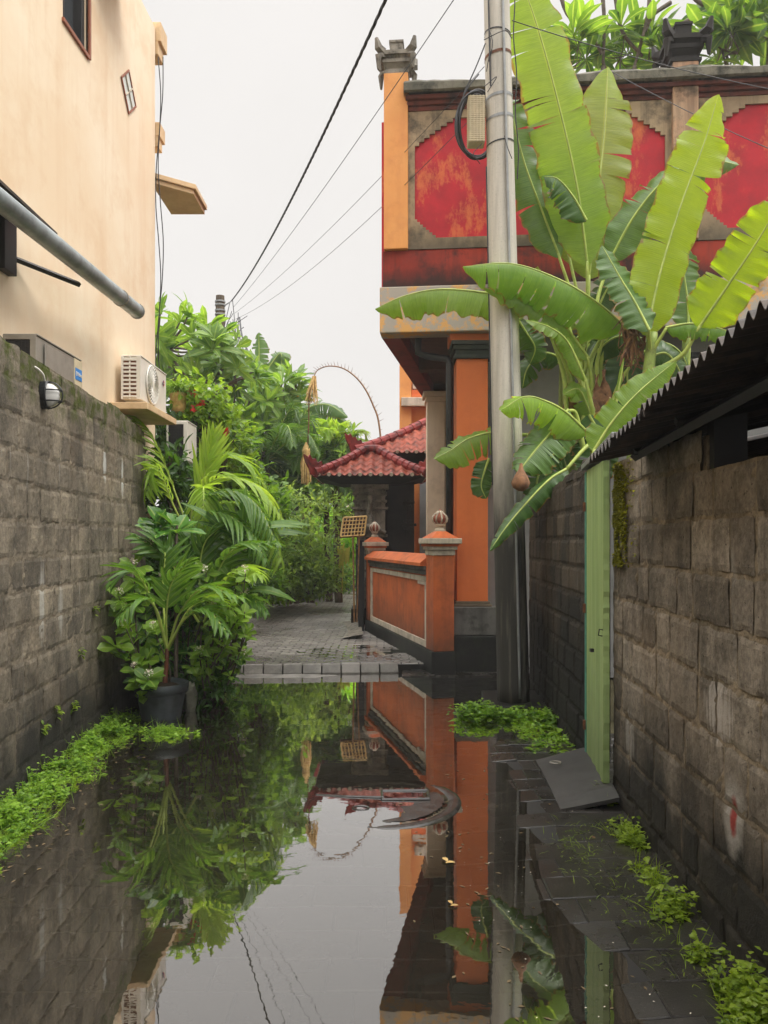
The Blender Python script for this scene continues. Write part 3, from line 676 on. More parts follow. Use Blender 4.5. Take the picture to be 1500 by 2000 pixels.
# ------------------------------------------------------------------ right side: door, ramp, roof
d0,d1=np.array([1.285,4.42]),np.array([1.360,5.07]); dt=nrm(d1-d0); dn=np.array([-dt[1],dt[0]])
door=thing('door','worn pale green timber door standing in the right block wall','door',(d0[0],d0[1],.1))
nz=60; L_=np.linalg.norm(d1-d0)
def dW(s,z,d): return (d0[0]+dt[0]*s+dn[0]*d, d0[1]+dt[1]*s+dn[1]*d, z)
g=G(); A=np.zeros((9,nz,3))
for k in range(nz):
    z=.10+1.86*k/(nz-1)
    e=.012*abs(fn(z*9,1,1))+.010*abs(fn(z*33,4,1))
    for i in range(9):
        s=e+(L_-e)*i/8; A[i,k]=dW(s,z,.022-.005*(i%2==0)*(0<i<8))
B=A.copy()
for k in range(nz):
    for i in range(9): B[i,k]=A[i,k]-np.array([dn[0],dn[1],0])*.035
g.grid(A[::-1].copy()); g.grid(B)
g.grid(np.stack([B[0],A[0]])[::-1].copy()); g.grid(np.stack([A[-1],B[-1]])[::-1].copy())
build('panel',g,MT['greendoor'],door)
g=G(); V=[dW(L_,.1,.03),dW(L_+.035,.1,.03),dW(L_+.035,.1,-.03),dW(L_,.1,-.03)]; V+=[(a,b,1.95) for a,b,_ in V]; g.add(V,[(4,5,6,7),(0,1,5,4),(1,2,6,5),(2,3,7,6),(3,0,4,7)]); build('hinge_post',g,MT['teal'],door,bevel=.003)
g=G()
for z in (.28,1.05,1.72): g.tube([dW(L_+.005,z-.03,.036),dW(L_+.005,z+.03,.036)],.011,7)
build('hinge',g,MT['rust'],door)
g=G(); V=[dW(-.42,2.03,.05),dW(L_+.06,1.965,.05),dW(L_+.06,1.965,-.05),dW(-.42,2.03,-.05)]; V+=[(a,b,c_+.035) for a,b,c_ in V]; g.add(V,[(0,3,2,1),(4,5,6,7),(0,1,5,4),(1,2,6,5),(2,3,7,6),(3,0,4,7)]); build('lintel',g,MT['pipe'],door,bevel=.003)
g=G(); g.box((1.255,4.66,.82),(1.275,4.69,.84),0); g.tube([(1.27+.0,4.44,.98),(1.245,4.44,.985),(1.24,4.44,.95),(1.262,4.44,.945)],.004,5); build('latch',g,MT['black'],door)
g=G(); A=np.zeros((9,15,3))
for i in range(9):
    for k in range(15):
        u=i/8; v=k/14; x=.975+.325*u+.05*(v-.0)*1.0; y_=4.24+.95*v
        A[i,k]=(x,y_,.014+.085*u+.010*math.sin(v*3.1)-.02*max(0,.12-v)/.12*u+.003*fn(x*8,y_*8,0))
B=A-np.array([0,0,.022]); g.grid(A[::-1].copy()); g.grid(B)
for E in (np.stack([A[0],B[0]]),np.stack([B[-1],A[-1]]),np.stack([B[:,0],A[:,0]]),np.stack([A[:,-1],B[:,-1]])): g.grid(E)
ramp=tag(build('ramp',g,m_plain('dark_slate',lin(62,61,59),.45,0,.4,5,.5,.15)),'dark sloping slab ramp at the foot of the green door','ramp')
g=G()
for v,w in ((.5,.006),): g.box((1.0,4.24+.95*v-.004,.0185),(1.3,4.24+.95*v+.004,.0195),M=lambda q:q+np.c_[np.zeros(len(q)),np.zeros(len(q)),(q[:,0]-.99)/.325*.085])
build('joint_line',g,MT['joint'],ramp)
g=G(); g.tube([(1.10+.035*math.cos(a),4.93+.025*math.sin(a),.062+.012) for a in np.linspace(0,2*math.pi,13)],.005,5,cap=False); build('lifting_ring',g,MT['greymetal'],ramp)
ramp['kind']=''
del ramp['kind']

# corrugated roof above the right wall
shed=thing('shed_roof','dark corrugated tin roof overhanging the right block wall','roof',(1.6,2.8,1.95))
def eave_z(Y): 
    return 2.068-.0737*(Y-1.903)
def sheet(ya,yb,dz,xo,g,xr):
    m=int((yb-ya)/.007); A=np.zeros((2,m,2,3))
    for k in range(m):
        Y=ya+(yb-ya)*k/(m-1); w=.017*math.sin(2*math.pi*Y/.068)
        for i,u in enumerate((0,1)):
            x=.85+.0467*Y+xo+u*xr; z=eave_z(Y)+dz+w+u*.34*xr/1.6
            A[i,k,0]=(x,Y,z); A[i,k,1]=(x,Y,z+.004)
    g.grid(A[:,:,0]); g.grid(A[:,:,1][::-1].copy()); g.grid(np.stack([A[0,:,0],A[0,:,1]])[::-1].copy())
g=G(); sheet(-1.3,3.0,.012,0,g,2.2); sheet(2.9,3.62,-.012,.0,g,2.2); sheet(3.35,3.80,-.035,-.015,g,2.2); sheet(3.78,4.62,.06,.75,g,1.45); build('tin_sheet',g,MT['tin'],shed)
g=G()
for Y in (1.4,2.2,3.0,3.6): g.tube([(1.0+.0467*Y,Y,eave_z(Y)-.025),(3.1,Y,eave_z(Y)+.40)],.022,4)
for x in (1.02,1.9): g.tube([(x+.05,-1.1,2.17+.21*(x-1.0)),(x+.19,3.7,1.90+.21*(x-1.0))],.025,4)
build('rafter',g,MT['blackwood'],shed)
g=G(); g.box((1.05,3.00,1.78),(1.18,3.06,2.05),M=lambda q:q+np.array([.24,0,0])); build('post',g,MT['blackwood'],shed)
shed_w=thing('shed','dark block shed standing behind the right block wall','shed',(2.5,3,0))
g=G(); g.box((3.05,-1.2,-.1),(3.2,4.6,2.3)); g.box((1.42,4.5,-.1),(2.0,4.62,1.93)); g.box((2.3,4.5,-.1),(3.2,4.62,2.12)); g.box((2.0,4.5,-.1),(2.3,4.62,2.02)); g.box((1.2,-1.3,-.1),(3.2,-1.2,2.2)); build('wall',g,MT['block_dark'],shed_w)

# ------------------------------------------------------------------ utility pole
pb=P(1003,1375,7.03); pole=thing('utility_pole','leaning grey concrete utility pole between the orange column and the banana plants','pole',(pb[0],7.03,0))
def pole_c(z): return np.array([pb[0]+(P(970,0,7.03)[0]-pb[0])*z/6.44, 7.03, z])
def pole_r(z): return .148-.0048*z
g=G(); zs=np.linspace(-.05,8.6,40); g.tube([pole_c(z) for z in zs],[pole_r(z) for z in zs],28); build('shaft',g,MT['pole'],pole,smooth=True)
g=G(); pts=[pole_c(z)+np.array([.035,-pole_r(z)-.010,0]) for z in np.linspace(.08,8.4,40)]; g.tube(pts,.0125,8); build('conduit',g,MT['pipe'],pole,smooth=True)
g=G(); pts=[pole_c(z)+np.array([-.09,-pole_r(z)*.82,0]) for z in np.linspace(5.6,8.4,20)]; g.tube(pts,.008,6); pts=[pole_c(z)+np.array([.155+.01*math.sin(z*9),-pole_r(z)*.1,0]) for z in np.linspace(4.8,8.4,40)]; g.tube(pts,.006,5)
pts=[pole_c(z)+np.array([-pole_r(z)-.012,-.04,0]) for z in np.linspace(2.0,4.9,30)]; g.tube(pts,.007,5); build('cable',g,MT['wire'],pole)
def band(z,r=.006,tilt=0.0,mat='pipe',w=2.2):
    g=G(); R=pole_r(z)+.004; c=pole_c(z); A=np.zeros((25,2,3))
    for i,a in enumerate(np.linspace(0,2*math.pi,25)):
        for k in (0,1): A[i,k]=c+np.array([R*math.cos(a),R*math.sin(a),tilt*math.cos(a)+(k-.5)*r*2*w])
    g.grid(A); return build('band',g,MT[mat],pole)
for py,ti,mt in ((113,.02,'rust'),(195,.015,'pipe'),(236,.02,'pipe'),(285,.02,'black'),(70,-.01,'black'),(536,.01,'rust')):
    band(P(970,py,7.03)[2],.006 if mt!='black' else .003,ti,mt)
jb=P(930,237,6.98); g=G(); jr=[(.055,-.2),(.066,-.2),(.066,.2),(.055,.22)]
hx,hz=.07,.21
g.box((jb[0]-hx,6.93,jb[2]-hz),(jb[0]+hx,7.06,jb[2]+hz))
for i in range(22): z=jb[2]-hz+.012+i*(2*hz-.02)/21; g.box((jb[0]-hx-.006,6.924,z-.005),(jb[0]+hx+.006,7.066,z+.004))
for i in range(5): x=jb[0]-hx+.012+i*(2*hx-.024)/4; g.box((x-.004,6.921,jb[2]-hz),(x+.004,6.93,jb[2]+hz))
build('junction_box',g,MT['beige'],pole,bevel=.003)
g=G()
for k in range(9):
    rx_,rz_=.185+rnd(-.022,.010),.31+rnd(-.03,.015); cx,cz=P(931,246,7.2)[0]+rnd(-.012,.012),P(940,246,7.2)[2]+rnd(-.01,.01); yo=7.20+rnd(-.03,.03)
    g.tube([(cx+rx_*math.cos(a),yo+.01*math.sin(3*a+k),cz+rz_*math.sin(a)) for a in np.linspace(0,2*math.pi,41)],.011,6,cap=False)
build('cable_coil',g,MT['black'],pole,smooth=True)
g=G(); 
for k,(pa,pb_,pc) in enumerate([((935,145),(915,170),(893,215)),((948,85),(930,130),(905,185)),((1000,75),(985,60),(945,78)),((958,75),(955,110),(950,140)),((955,55),(962,85),(955,120)),((945,170),(970,150),(952,180)),((942,280),(925,300),(938,320)),((985,265),(992,290),(1000,310))]):
    g.tube(spline([P(*pa,6.86),P(*pb_,6.85),P(*pc,6.87)],14),.006 if k<2 else .004,5)
build('loose_wire',g,MT['wire'],pole)
g=G(); A=[]
g.prism([(P(945,1380,6.8)[0],6.75),(1.60,6.75),(1.62,7.5),(.95,7.5)],-.08,.035); tag(build('pole_footing',g,MT['plinth_blk'],bevel=.01),'dark wet concrete slab at the foot of the concrete pole','slab')

# ------------------------------------------------------------------ orange house with balcony (right, behind the pole)
C0=np.array([-.05,8.75]); U=nrm(np.array([1,-.086])); V_=np.array([-U[1],U[0]])
def H(a,b,z=None):
    p=C0+U*a+V_*b; return (p[0],p[1]) if z is None else (p[0],p[1],z)
def Apx(px):
    k=(px-750)/F; return (k*C0[1]-C0[0])/(U[0]-k*U[1])
def Zat(px,py):
    a=Apx(px); return CAMH+(HZ-py)/F*(C0+U*a)[1]
def hbox(g,a0,a1,b0,b1,z0,z1,mi=0):
    g.prism([H(a0,b0),H(a1,b0),H(a1,b1),H(a0,b1)],z0,z1,mi); return g
oh=thing('orange_house','orange house with red panelled upper wall, ochre beam and tall orange column','house',(2,10,0))
AE=5.4
g=G(); hbox(g,.0,AE,.0,.26,3.86,4.385); build('beam',g,MT['beam'],oh,bevel=.012)
g=G(); hbox(g,.035,AE,.02,.25,4.388,4.80); build('red_band',g,MT['redband'],oh,bevel=.008)
g=G(); hbox(g,.06,AE,.035,.22,4.803,6.45); build('upper_wall',g,MT['redpaint'],oh)
# stepped frames standing proud of the red wall
def stepped(a0,a1,z0,z1,sx,sz,n=8):
    pts=[]; 
    def corner(ca,cz,da,dz,rev):
        c=[]; kx,kz=(1,1) if dz<0 else (.55,.72)
        for i in range(n):
            u0,u1=(1-i/n)**1.12,(1-(i+1)/n)**1.12
            c.append((ca+da*sx*kx*u0, cz+dz*sz*kz*(i/n))); c.append((ca+da*sx*kx*u1, cz+dz*sz*kz*(i/n)))
        c.append((ca,cz+dz*sz*kz))
        return c[::-1] if rev else c
    pts+=corner(a0,z0,1,1,True)      # start left side going to bottom
    pts+=corner(a1,z0,-1,1,False)
    pts+=corner(a1,z1,-1,-1,True)
    pts+=corner(a0,z1,1,-1,False)
    return pts
import bmesh
def framed(a0,a1,z0,z1,ia0,ia1,iz0,iz1,sx,sz,b_front,depth,mat):
    bm=bmesh.new(); inner=stepped(ia0,ia1,iz0,iz1,sx,sz)
    q=[]
    for p in inner:
        if not q or abs(p[0]-q[-1][0])+abs(p[1]-q[-1][1])>1e-4: q.append(p)
    if abs(q[0][0]-q[-1][0])+abs(q[0][1]-q[-1][1])<1e-4: q.pop()
    outer=[(a0,z0),(a1,z0),(a1,z1),(a0,z1)]
    r=np.array(ROOT[oh.name])
    def mk(l): 
        vs=[bm.verts.new(Vector(H(a,b_front,z))-Vector(r)) for a,z in l]; return [bm.edges.new((vs[i],vs[(i+1)%len(vs)])) for i in range(len(vs))]
    e=mk(outer)+mk(q); bmesh.ops.triangle_fill(bm,edges=e,use_beauty=True)
    ret=bmesh.ops.extrude_face_region(bm,geom=bm.faces[:]); vs=[x for x in ret['geom'] if isinstance(x,bmesh.types.BMVert)]
    off=Vector((V_[0]*depth,V_[1]*depth,0)); bmesh.ops.translate(bm,vec=off,verts=vs); bmesh.ops.recalc_face_normals(bm,faces=bm.faces[:])
    me=bpy.data.meshes.new('panel_frame'); bm.to_mesh(me); bm.free(); me.materials.append(mat)
    o=bpy.data.objects.new('panel_frame',me); COL.objects.link(o); o.parent=oh; ROOT[o.name]=tuple(r); return o
zl=lambda px,py:Zat(px,py)
framed(Apx(797),Apx(1312),4.805,6.37,Apx(810),Apx(1300),4.93,6.28,.50,.34,.012,.021,MT['tanframe'])
framed(Apx(1362),AE,4.805,6.37,Apx(1377),AE-.1,4.93,6.28,.50,.34,.012,.021,MT['tanframe'])
g=G(); hbox(g,.3,AE,.0,.30,6.371,6.42,0); hbox(g,.3,AE,-.03,.32,6.423,6.47); hbox(g,.3,AE,-.07,.34,6.473,6.52); build('cornice',g,MT['moulding'],oh,bevel=.006)
# uneven mossy cap
g=G(); m=120; A=np.zeros((m,7,3))
for i in range(m):
    a=.28+(AE-.28)*i/(m-1); h=.13+.05*fn(a*1.3,3,0)+.02*fn(a*6,1,0)
    for k,(b,z) in enumerate([(-.10,6.523),(-.125,6.54),(-.12,6.56+h*.5),(-.05,6.55+h),(.2,6.56+h),(.36,6.55),(.36,6.523)]): A[i,k]=H(a,b+.008*fn(a*5,k,1),z)
g.grid(A); g.add(A[0],[tuple(range(7))]); build('parapet_cap',g,MT['cap'],oh,smooth=False)
def capital(g,a,b,z,s=1.0):
    def ring(r,z0,z1,r2=None):
        r2=r if r2 is None else r2
        v=[H(a-r*s,b-r*s,z+z0*s),H(a+r*s,b-r*s,z+z0*s),H(a+r*s,b+r*s,z+z0*s),H(a-r*s,b+r*s,z+z0*s),H(a-r2*s,b-r2*s,z+z1*s),H(a+r2*s,b-r2*s,z+z1*s),H(a+r2*s,b+r2*s,z+z1*s),H(a-r2*s,b+r2*s,z+z1*s)]
        g.add(v,[(0,3,2,1),(4,5,6,7),(0,1,5,4),(1,2,6,5),(2,3,7,6),(3,0,4,7)])
    ring(.15,0,.03); ring(.135,.03,.07,.12); ring(.12,.07,.12,.15); ring(.165,.12,.16); ring(.13,.16,.20,.17); ring(.19,.20,.245)
    ring(.17,.245,.27,.13); ring(.075,.27,.40); ring(.085,.40,.425); ring(.06,.425,.455,.02)
    for sa in (-1,1):
        for sb in (-1,1):   # upturned corner horns
            p=[H(a+sa*r*s,b+sb*r*s) for r in (.15,.20,.22)]
            g.tube([(p[0][0],p[0][1],z+.24*s),(p[1][0],p[1][1],z+.27*s),(p[2][0],p[2][1],z+.37*s)],[.055*s,.05*s,.02*s],5)
            g.tube([(p[0][0],p[0][1],z+.20*s),(p[1][0],p[1][1],z+.17*s),(p[1][0],p[1][1],z+.02*s)],[.045*s,.04*s,.015*s],5)
pa=(Apx(750)+Apx(797))/2; hw=(Apx(797)-Apx(750))/2
g=G(); hbox(g,pa-hw,pa+hw,-.03,.27,4.803,6.80); pl=build('pilaster',g,MT['orange_lt'],oh,bevel=.008)
g=G(); capital(g,pa,.12,6.80,.98); build('capital',g,MT['stone'],pl)
pa2=(Apx(1312)+Apx(1362))/2; hw2=(Apx(1362)-Apx(1312))/2
g=G(); hbox(g,pa2-hw2,pa2+hw2,-.05,.27,4.803,6.75); pl=build('pilaster',g,MT['pilaster2'],oh,bevel=.01)
pl['label']='flaking pale pilaster with black stains'
g=G(); capital(g,pa2,.11,6.75,1.12); build('capital',g,MT['darkstone'],pl)
# soffit slab and side beam, balcony side edge runs back to the taupe column
g=G(); g.prism([H(.25,.27),H(AE,.27),H(AE,4.6),(.95,13.2)],4.0,4.38); build('soffit',g,MT['soffit'],oh)
sv=nrm(np.array([.8,4.5])); sp=np.array(H(0.0,.26)); sn=np.array([sv[1],-sv[0]])
g=G(); q=[sp,sp+sn*.22,sp+sv*4.6+sn*.22,sp+sv*4.6]; g.prism([tuple(x) for x in q],3.87,4.39); build('side_beam',g,MT['soffit_red'],oh,bevel=.006)
g=G(); q=[sp,sp+sn*.2,sp+sv*4.6+sn*.2,sp+sv*4.6]; g.prism([tuple(x) for x in q],4.393,6.4); build('side_wall',g,MT['redpaint'],oh)
g=G(); q=[sp+sv*1.6+sn*.23,sp+sv*1.6+sn*3,sp+sv*1.8+sn*3,sp+sv*1.8+sn*.23]; g.prism([tuple(x) for x in q],3.84,3.998); q=[sp+sv*3.4+sn*.23,sp+sv*3.4+sn*3,sp+sv*3.6+sn*3,sp+sv*3.6+sn*.23]; g.prism([tuple(x) for x in q],3.84,3.998); build('cross_beam',g,MT['soffit'],oh)
# front column
def cbox(g,x0,x1,y0,y1,z0,z1,mi=0): return g.box((x0,y0,z0),(x1,y1,z1),mi)
cx0,cx1=P(892,0,8.8)[0],P(953,0,8.8)[0]; cy0,cy1=8.8,9.16
g=G(); cbox(g,cx0,cx1,cy0,cy1,.80,3.58); col=build('column',g,MT['orange_col'],oh,bevel=.006)
g=G(); cbox(g,cx0-.03,cx1+.03,cy0-.03,cy1+.03,3.58,3.62); cbox(g,cx0-.015,cx1+.015,cy0-.015,cy1+.015,3.62,3.68); cbox(g,cx0-.04,cx1+.04,cy0-.04,cy1+.04,3.68,3.73)
cbox(g,cx0-.06,cx1+.06,cy0-.06,cy1+.06,3.73,3.78); build('capital',g,MT['capital'],col,bevel=.008)
g=G(); cbox(g,cx0-.075,cx1+.1,cy0-.03,cy1+.03,3.781,3.998); build('cap_block',g,MT['orange_col'],col,bevel=.006)
g=G(); cbox(g,cx0-.02,cx1+.02,cy0-.02,cy1+.02,.765,.80); cbox(g,cx0-.04,cx1+.04,cy0-.04,cy1+.04,.74,.765); build('base_moulding',g,MT['tanframe'],col,bevel=.006)
px0=P(876,0,8.72)[0]; px1=P(990,0,8.72)[0]
g=G(); cbox(g,px0,px1,8.70,9.2,.42,.74); build('pedestal',g,MT['plinth_grey'],col,bevel=.008)
g=G(); cbox(g,px0-.025,px1+.05,8.67,9.2,-.1,.417); build('plinth',g,MT['plinth_blk'],col,bevel=.008)
# grey ground floor wall behind the bananas
g=G(); hbox(g,1.22,AE,.42,.62,-.1,3.998); build('lower_wall',g,MT['greywall'],oh)
g=G(); hbox(g,1.22,AE,.38,.42,3.60,3.66); build('soffit_shadow_strip',g,MT['plinth_blk'],oh)  # black strip standing in for the shadow line under the soffit
# taupe rear column
tx0,tx1=P(834,0,12.2)[0],P(876,0,12.2)[0]
g=G(); cbox(g,tx0,tx1-.06,12.2,12.5,.0,3.70); cbox(g,tx1-.06,tx1+.06,12.26,12.5,0,3.70); rc=build('column',g,MT['greycol'],oh,bevel=.006); rc['label']='taupe painted rear column'
g=G(); cbox(g,tx0-.03,tx1+.03,12.17,12.53,3.70,3.74); cbox(g,tx0-.015,tx1+.015,12.185,12.515,3.741,3.78); cbox(g,tx0-.06,tx1+.06,12.14,12.56,3.781,3.86); build('capital',g,MT['greycol'],rc,bevel=.006)
g=G(); cbox(g,tx1+.07,3.5,12.3,12.5,-.1,3.99); build('back_wall',g,MT['orange'],oh)
g=G(); x=cx0-.07; g.tube([(x,8.95,.5),(x,8.95,3.55),(x-.02,8.98,3.62),(x-.25,9.02,3.66),(x-.36,9.03,3.70),(x-.36,9.03,3.99)],.042,10); build('drainpipe',g,MT['black'],oh,smooth=True)

# ------------------------------------------------------------------ courtyard wall with pillars and finials
na,nb=np.array([.55,8.52]),np.array([-.28,12.05]); ct=nrm(nb-na); cn=np.array([ct[1],-ct[0]])  # cn to the right (into yard)
LW=np.linalg.norm(nb-na)
def K(s,d): p=na+ct*s+cn*d; return (p[0],p[1])
def kbox(g,s0,s1,d0,d1,z0,z1,mi=0): return g.prism([K(s0,d0),K(s0,d1),K(s1,d1),K(s1,d0)],z0,z1,mi)
cw=thing('courtyard_wall','low orange courtyard wall with framed panel and two finial pillars','wall',(na[0],na[1],0))
g=G(); kbox(g,.30,LW-.25,.03,.20,.26,1.24); build('panel',g,MT['orange'],cw,bevel=.004)
g=G(); kbox(g,.0,LW,-.02,.26,-.1,.258); build('plinth',g,MT['plinth_blk'],cw,bevel=.01)
g=G(); kbox(g,.302,LW-.252,.012,.03,.262,.34); kbox(g,.302,.40,.012,.03,.342,1.02); kbox(g,LW-.37,LW-.252,.012,.03,.342,1.02); kbox(g,.302,LW-.252,.012,.03,1.022,1.08)
for i in range(4): kbox(g,.401,.44+.09*(3-i),.0135,.03,.98-.03*i,1.018-.028*i) if i==0 else None
build('panel_border',g,MT['cream'],cw,bevel=.003)
g=G(); kbox(g,.302,LW-.252,-.005,.235,1.10,1.15); kbox(g,.302,LW-.252,-.03,.26,1.152,1.20); build('cornice',g,MT['plinth_grey'],cw,bevel=.008)
g=G(); q=[K(.302,-.07),K(.302,.30),K(LW-.2,.30),K(LW-.2,-.07)]; r_=[K(.302,.05),K(.302,.19),K(LW-.2,.19),K(LW-.2,.05)]
g.add([(x,y_,1.203) for x,y_ in q]+[(x,y_,1.24) for x,y_ in q]+[(x,y_,1.335) for x,y_ in r_],[(0,1,2,3),(0,4,5,1),(1,5,6,2),(2,6,7,3),(3,7,4,0),(4,8,9,5),(5,9,10,6),(6,10,11,7),(7,11,8,4),(8,11,10,9)]); build('coping',g,MT['orange'],cw)
def pillar(s0,s1,d0,d1,zt,k=1.0):
    g=G(); kbox(g,s0,s1,d0,d1,.26,zt); pl=build('pillar',g,MT['orange'],cw,bevel=.006)
    g=G(); e=.02
    kbox(g,s0-.01,s1+.01,d0-.01,d1+.01,zt,zt+.06); kbox(g,s0-.03,s1+.03,d0-.03,d1+.03,zt+.062,zt+.10); kbox(g,s0-.07,s1+.07,d0-.07,d1+.07,zt+.13,zt+.19); build('cap',g,MT['cream'],pl,bevel=.006)
    g=G(); q=[K(s0-.04,d0-.04),K(s0-.04,d1+.04),K(s1+.04,d1+.04),K(s1+.04,d0-.04)]; c=np.mean(np.array(q),0)
    kbox(g,s0-.045,s1+.045,d0-.045,d1+.045,zt+.10,zt+.129)
    g.add([(x,y_,zt+.192) for x,y_ in q]+[(c[0]+(x-c[0])*.35,c[1]+(y_-c[1])*.35,zt+.27) for x,y_ in q],[(0,4,5,1),(1,5,6,2),(2,6,7,3),(3,7,4,0),(4,7,6,5),(0,1,2,3)]); build('cap_tier',g,MT['orange'],pl,bevel=.004)
    g=G(); g.lathe((c[0],c[1],zt+.27),[(.075*k,0),(.075*k,.02),(.045*k,.035),(.05*k,.055),(.07*k,.065),(.07*k,.085)],20); fb=build('finial',g,MT['cream'],pl,smooth=False)
    g=G(); g.lathe((c[0],c[1],zt+.355),[(.05*k,0),(.092*k,.025),(.1*k,.06),(.085*k,.09),(.05*k,.115),(.02*k,.14),(.008*k,.165)],20); build('bud',g,MT['finial'],fb,smooth=True)
    g=G()
    for i in range(8):
        a=i/8*2*math.pi+.2; g.tube([(c[0]+r__*k*math.cos(a),c[1]+r__*k*math.sin(a),zt+.355+z) for r__,z in ((.052,0),(.097,.025),(.106,.06),(.09,.09),(.054,.115),(.02,.142))],.011,5)
    build('petal_rib',g,MT['cream'],fb,smooth=True)
    return pl
pillar(0,.30,.0,.24,1.33,.82); pillar(LW-.24,LW,.0,.22,1.28,.75)

# ------------------------------------------------------------------ temple gate with tiled roofs
def hip_roof(c,hx,hy,ze,za,parent,ridge_half=0.0,pitch=.17,rows=.2):
    """c centre xy, eave half widths, eave z, ridge z; tiles are real waves, hips get ridge tiles"""
    g=G(); cx,cy=c
    for side in range(4):
        ang=side*math.pi/2; W_=hx if side%2==0 else hy; D=hy if side%2==0 else hx
        rh=ridge_half if side%2==0 else 0; run=D if side%2==0 else hx-ridge_half
        nu=int(2*W_/.018); nv=36; A=np.zeros((nu+1,nv+1,3)); T=np.zeros((nu+1,nv+1)); keep=np.zeros((nu,nv),bool)
        for i in range(nu+1):
            u=-W_+2*W_*i/nu
            for k in range(nv+1):
                v=k/nv; lim=W_*(1-v)+rh*v
                uu=max(-lim,min(lim,u)); sl=run/math.cos(0); vd=v*math.hypot(run,za-ze)
                w=.024*math.cos(2*math.pi*uu/pitch); saw=.022*(1-(vd/rows)%1.0)
                z=ze+(za-ze)*v**1.12+w+saw; x_=uu; y_=-D+run*v
                ca,sa=math.cos(ang),math.sin(ang)
                A[i,k]=(cx+x_*ca-y_*sa, cy+x_*sa+y_*ca, z); T[i,k]=.5
        du=np.abs(np.diff(A,axis=0)).sum(-1)[:,:-1]; keep=du>1e-6
        g.grid(A,0,T,keep)
        # round tile ends on the eave
        n=int(2*W_/pitch)
        for i in range(-n//2,n//2+1):
            u=i*pitch
            if abs(u)>W_-.05: continue
            ca,sa=math.cos(ang),math.sin(ang)
            def tr(x_,y_,z): return (cx+x_*ca-y_*sa, cy+x_*sa+y_*ca, z)
            g.tube([tr(u,-D-.015,ze+.012),tr(u,-D+.03,ze+.02)],.032,9,1)
    rf=build('roof',g,[MT['tile'],MT['cream']],parent,smooth=False)
    g=G(); g.add([(cx-hx,cy-hy,ze-.01),(cx+hx,cy-hy,ze-.01),(cx+hx,cy+hy,ze-.01),(cx-hx,cy+hy,ze-.01),(cx-hx*.55,cy-hy*.55,ze-.12),(cx+hx*.55,cy-hy*.55,ze-.12),(cx+hx*.55,cy+hy*.55,ze-.12),(cx-hx*.55,cy+hy*.55,ze-.12)],[(0,1,5,4),(1,2,6,5),(2,3,7,6),(3,0,4,7),(4,5,6,7)]); build('eave_lining',g,MT['darkstone'],rf)
    g=G()
    for sx in (-1,1):
        for sy in (-1,1):
            a=np.array([cx+sx*hx,cy+sy*hy,ze+.045]); b=np.array([cx+sx*ridge_half,cy,za+.045]); n=9
            for i in range(n):
                p=a+(b-a)*(i/n); q=a+(b-a)*((i+1.02)/n); p[2]-=.04*math.sin(math.pi*i/n); q[2]-=.04*math.sin(math.pi*(i+1)/n)
                g.tube([p,q],[.088,.076],10)
    if ridge_half: g.tube([(cx-ridge_half,cy,za+.06),(cx+ridge_half,cy,za+.06)],.075,10)
    build('ridge_tiles',g,MT['ridge'],rf,smooth=False)
    for sx in (-1,1):
        for sy in (-1,1):
            g=G(); o=np.array([cx+sx*hx,cy+sy*hy,ze+.04]); dr=nrm(np.array([sx*hx,sy*hy,0])); sd=np.array([-dr[1],dr[0],0])
            out=[(-.30,.02),(-.05,-.06),(.07,-.03),(.10,.06),(.17,.17),(.20,.29),(.13,.25),(.09,.29),(.05,.22),(-.01,.24),(-.06,.17),(-.13,.20),(-.17,.13),(-.24,.16)]
            V=[o+dr*a+sd*.022+np.array([0,0,z]) for a,z in out]+[o+dr*a-sd*.022+np.array([0,0,z]) for a,z in out]; n=len(out)
            g.add(V,[tuple(range(n)),tuple(range(2*n-1,n-1,-1))]+[(i,n+i,n+(i+1)%n,(i+1)%n) for i in range(n)]); build('corner_ornament',g,MT['ridge'],rf)
    return rf
gate=thing('temple_gate','small stone gate pavilion with a low red tiled hip roof left of the taupe column','gate',(-.2,12.9,0))
hip_roof((-.22,13.3),.92,.75,2.56,3.02,gate,.12)
g=G(); cbox(g,-.50,.02,12.95,13.6,1.62,2.44); cbox(g,-.56,.08,12.9,13.66,2.36,2.45); cbox(g,-.53,.05,12.92,13.62,2.26,2.31); cbox(g,-.53,.05,12.92,13.62,2.14,2.18); cbox(g,-.55,.07,12.9,13.62,2.02,2.06); cbox(g,-.46,-.02,12.97,13.6,0,1.62); cbox(g,-.55,.06,12.92,13.6,1.55,1.60)
build('gate_post',g,MT['stone'],gate,bevel=.008)
g=G(); g.tube(spline([(-.24,12.90,2.24),(-.22,12.86,2.1),(-.25,12.88,1.95),(-.2,12.86,1.8),(-.24,12.88,1.66)],16),[.05]*16,6); g.tube(spline([(-.5,12.90,1.62),(-.24,12.84,1.74),(.02,12.9,1.62)],10),.04,5); build('carving',g,MT['stone'],gate,smooth=True)
g=G(); cbox(g,.03,.52,13.2,13.5,0,2.5); build('door_leaf',g,MT['darkstone'],gate,bevel=.01)
g=G(); cbox(g,-.55,.10,12.85,13.6,-.05,.35); build('step',g,MT['darkstone'],gate)
g=G()
for z,w in ((1.68,.16),(1.74,.26),(1.80,.18),(2.05,.10),(2.12,.2)): cbox(g,.42-w/2,.42+w/2,13.02,13.19,z,z+.045)
g.box((.39,13.06,1.6),(.45,13.18,2.2)); build('carved_bracket',g,MT['darkstone'],gate,bevel=.008)
hall=thing('temple_gate','taller red tiled hip roof on dark posts partly hidden by the taupe column','gate',(.9,14.6,0))
hip_roof((.92,14.75),1.45,1.0,3.07,3.74,hall,.1)
g=G()
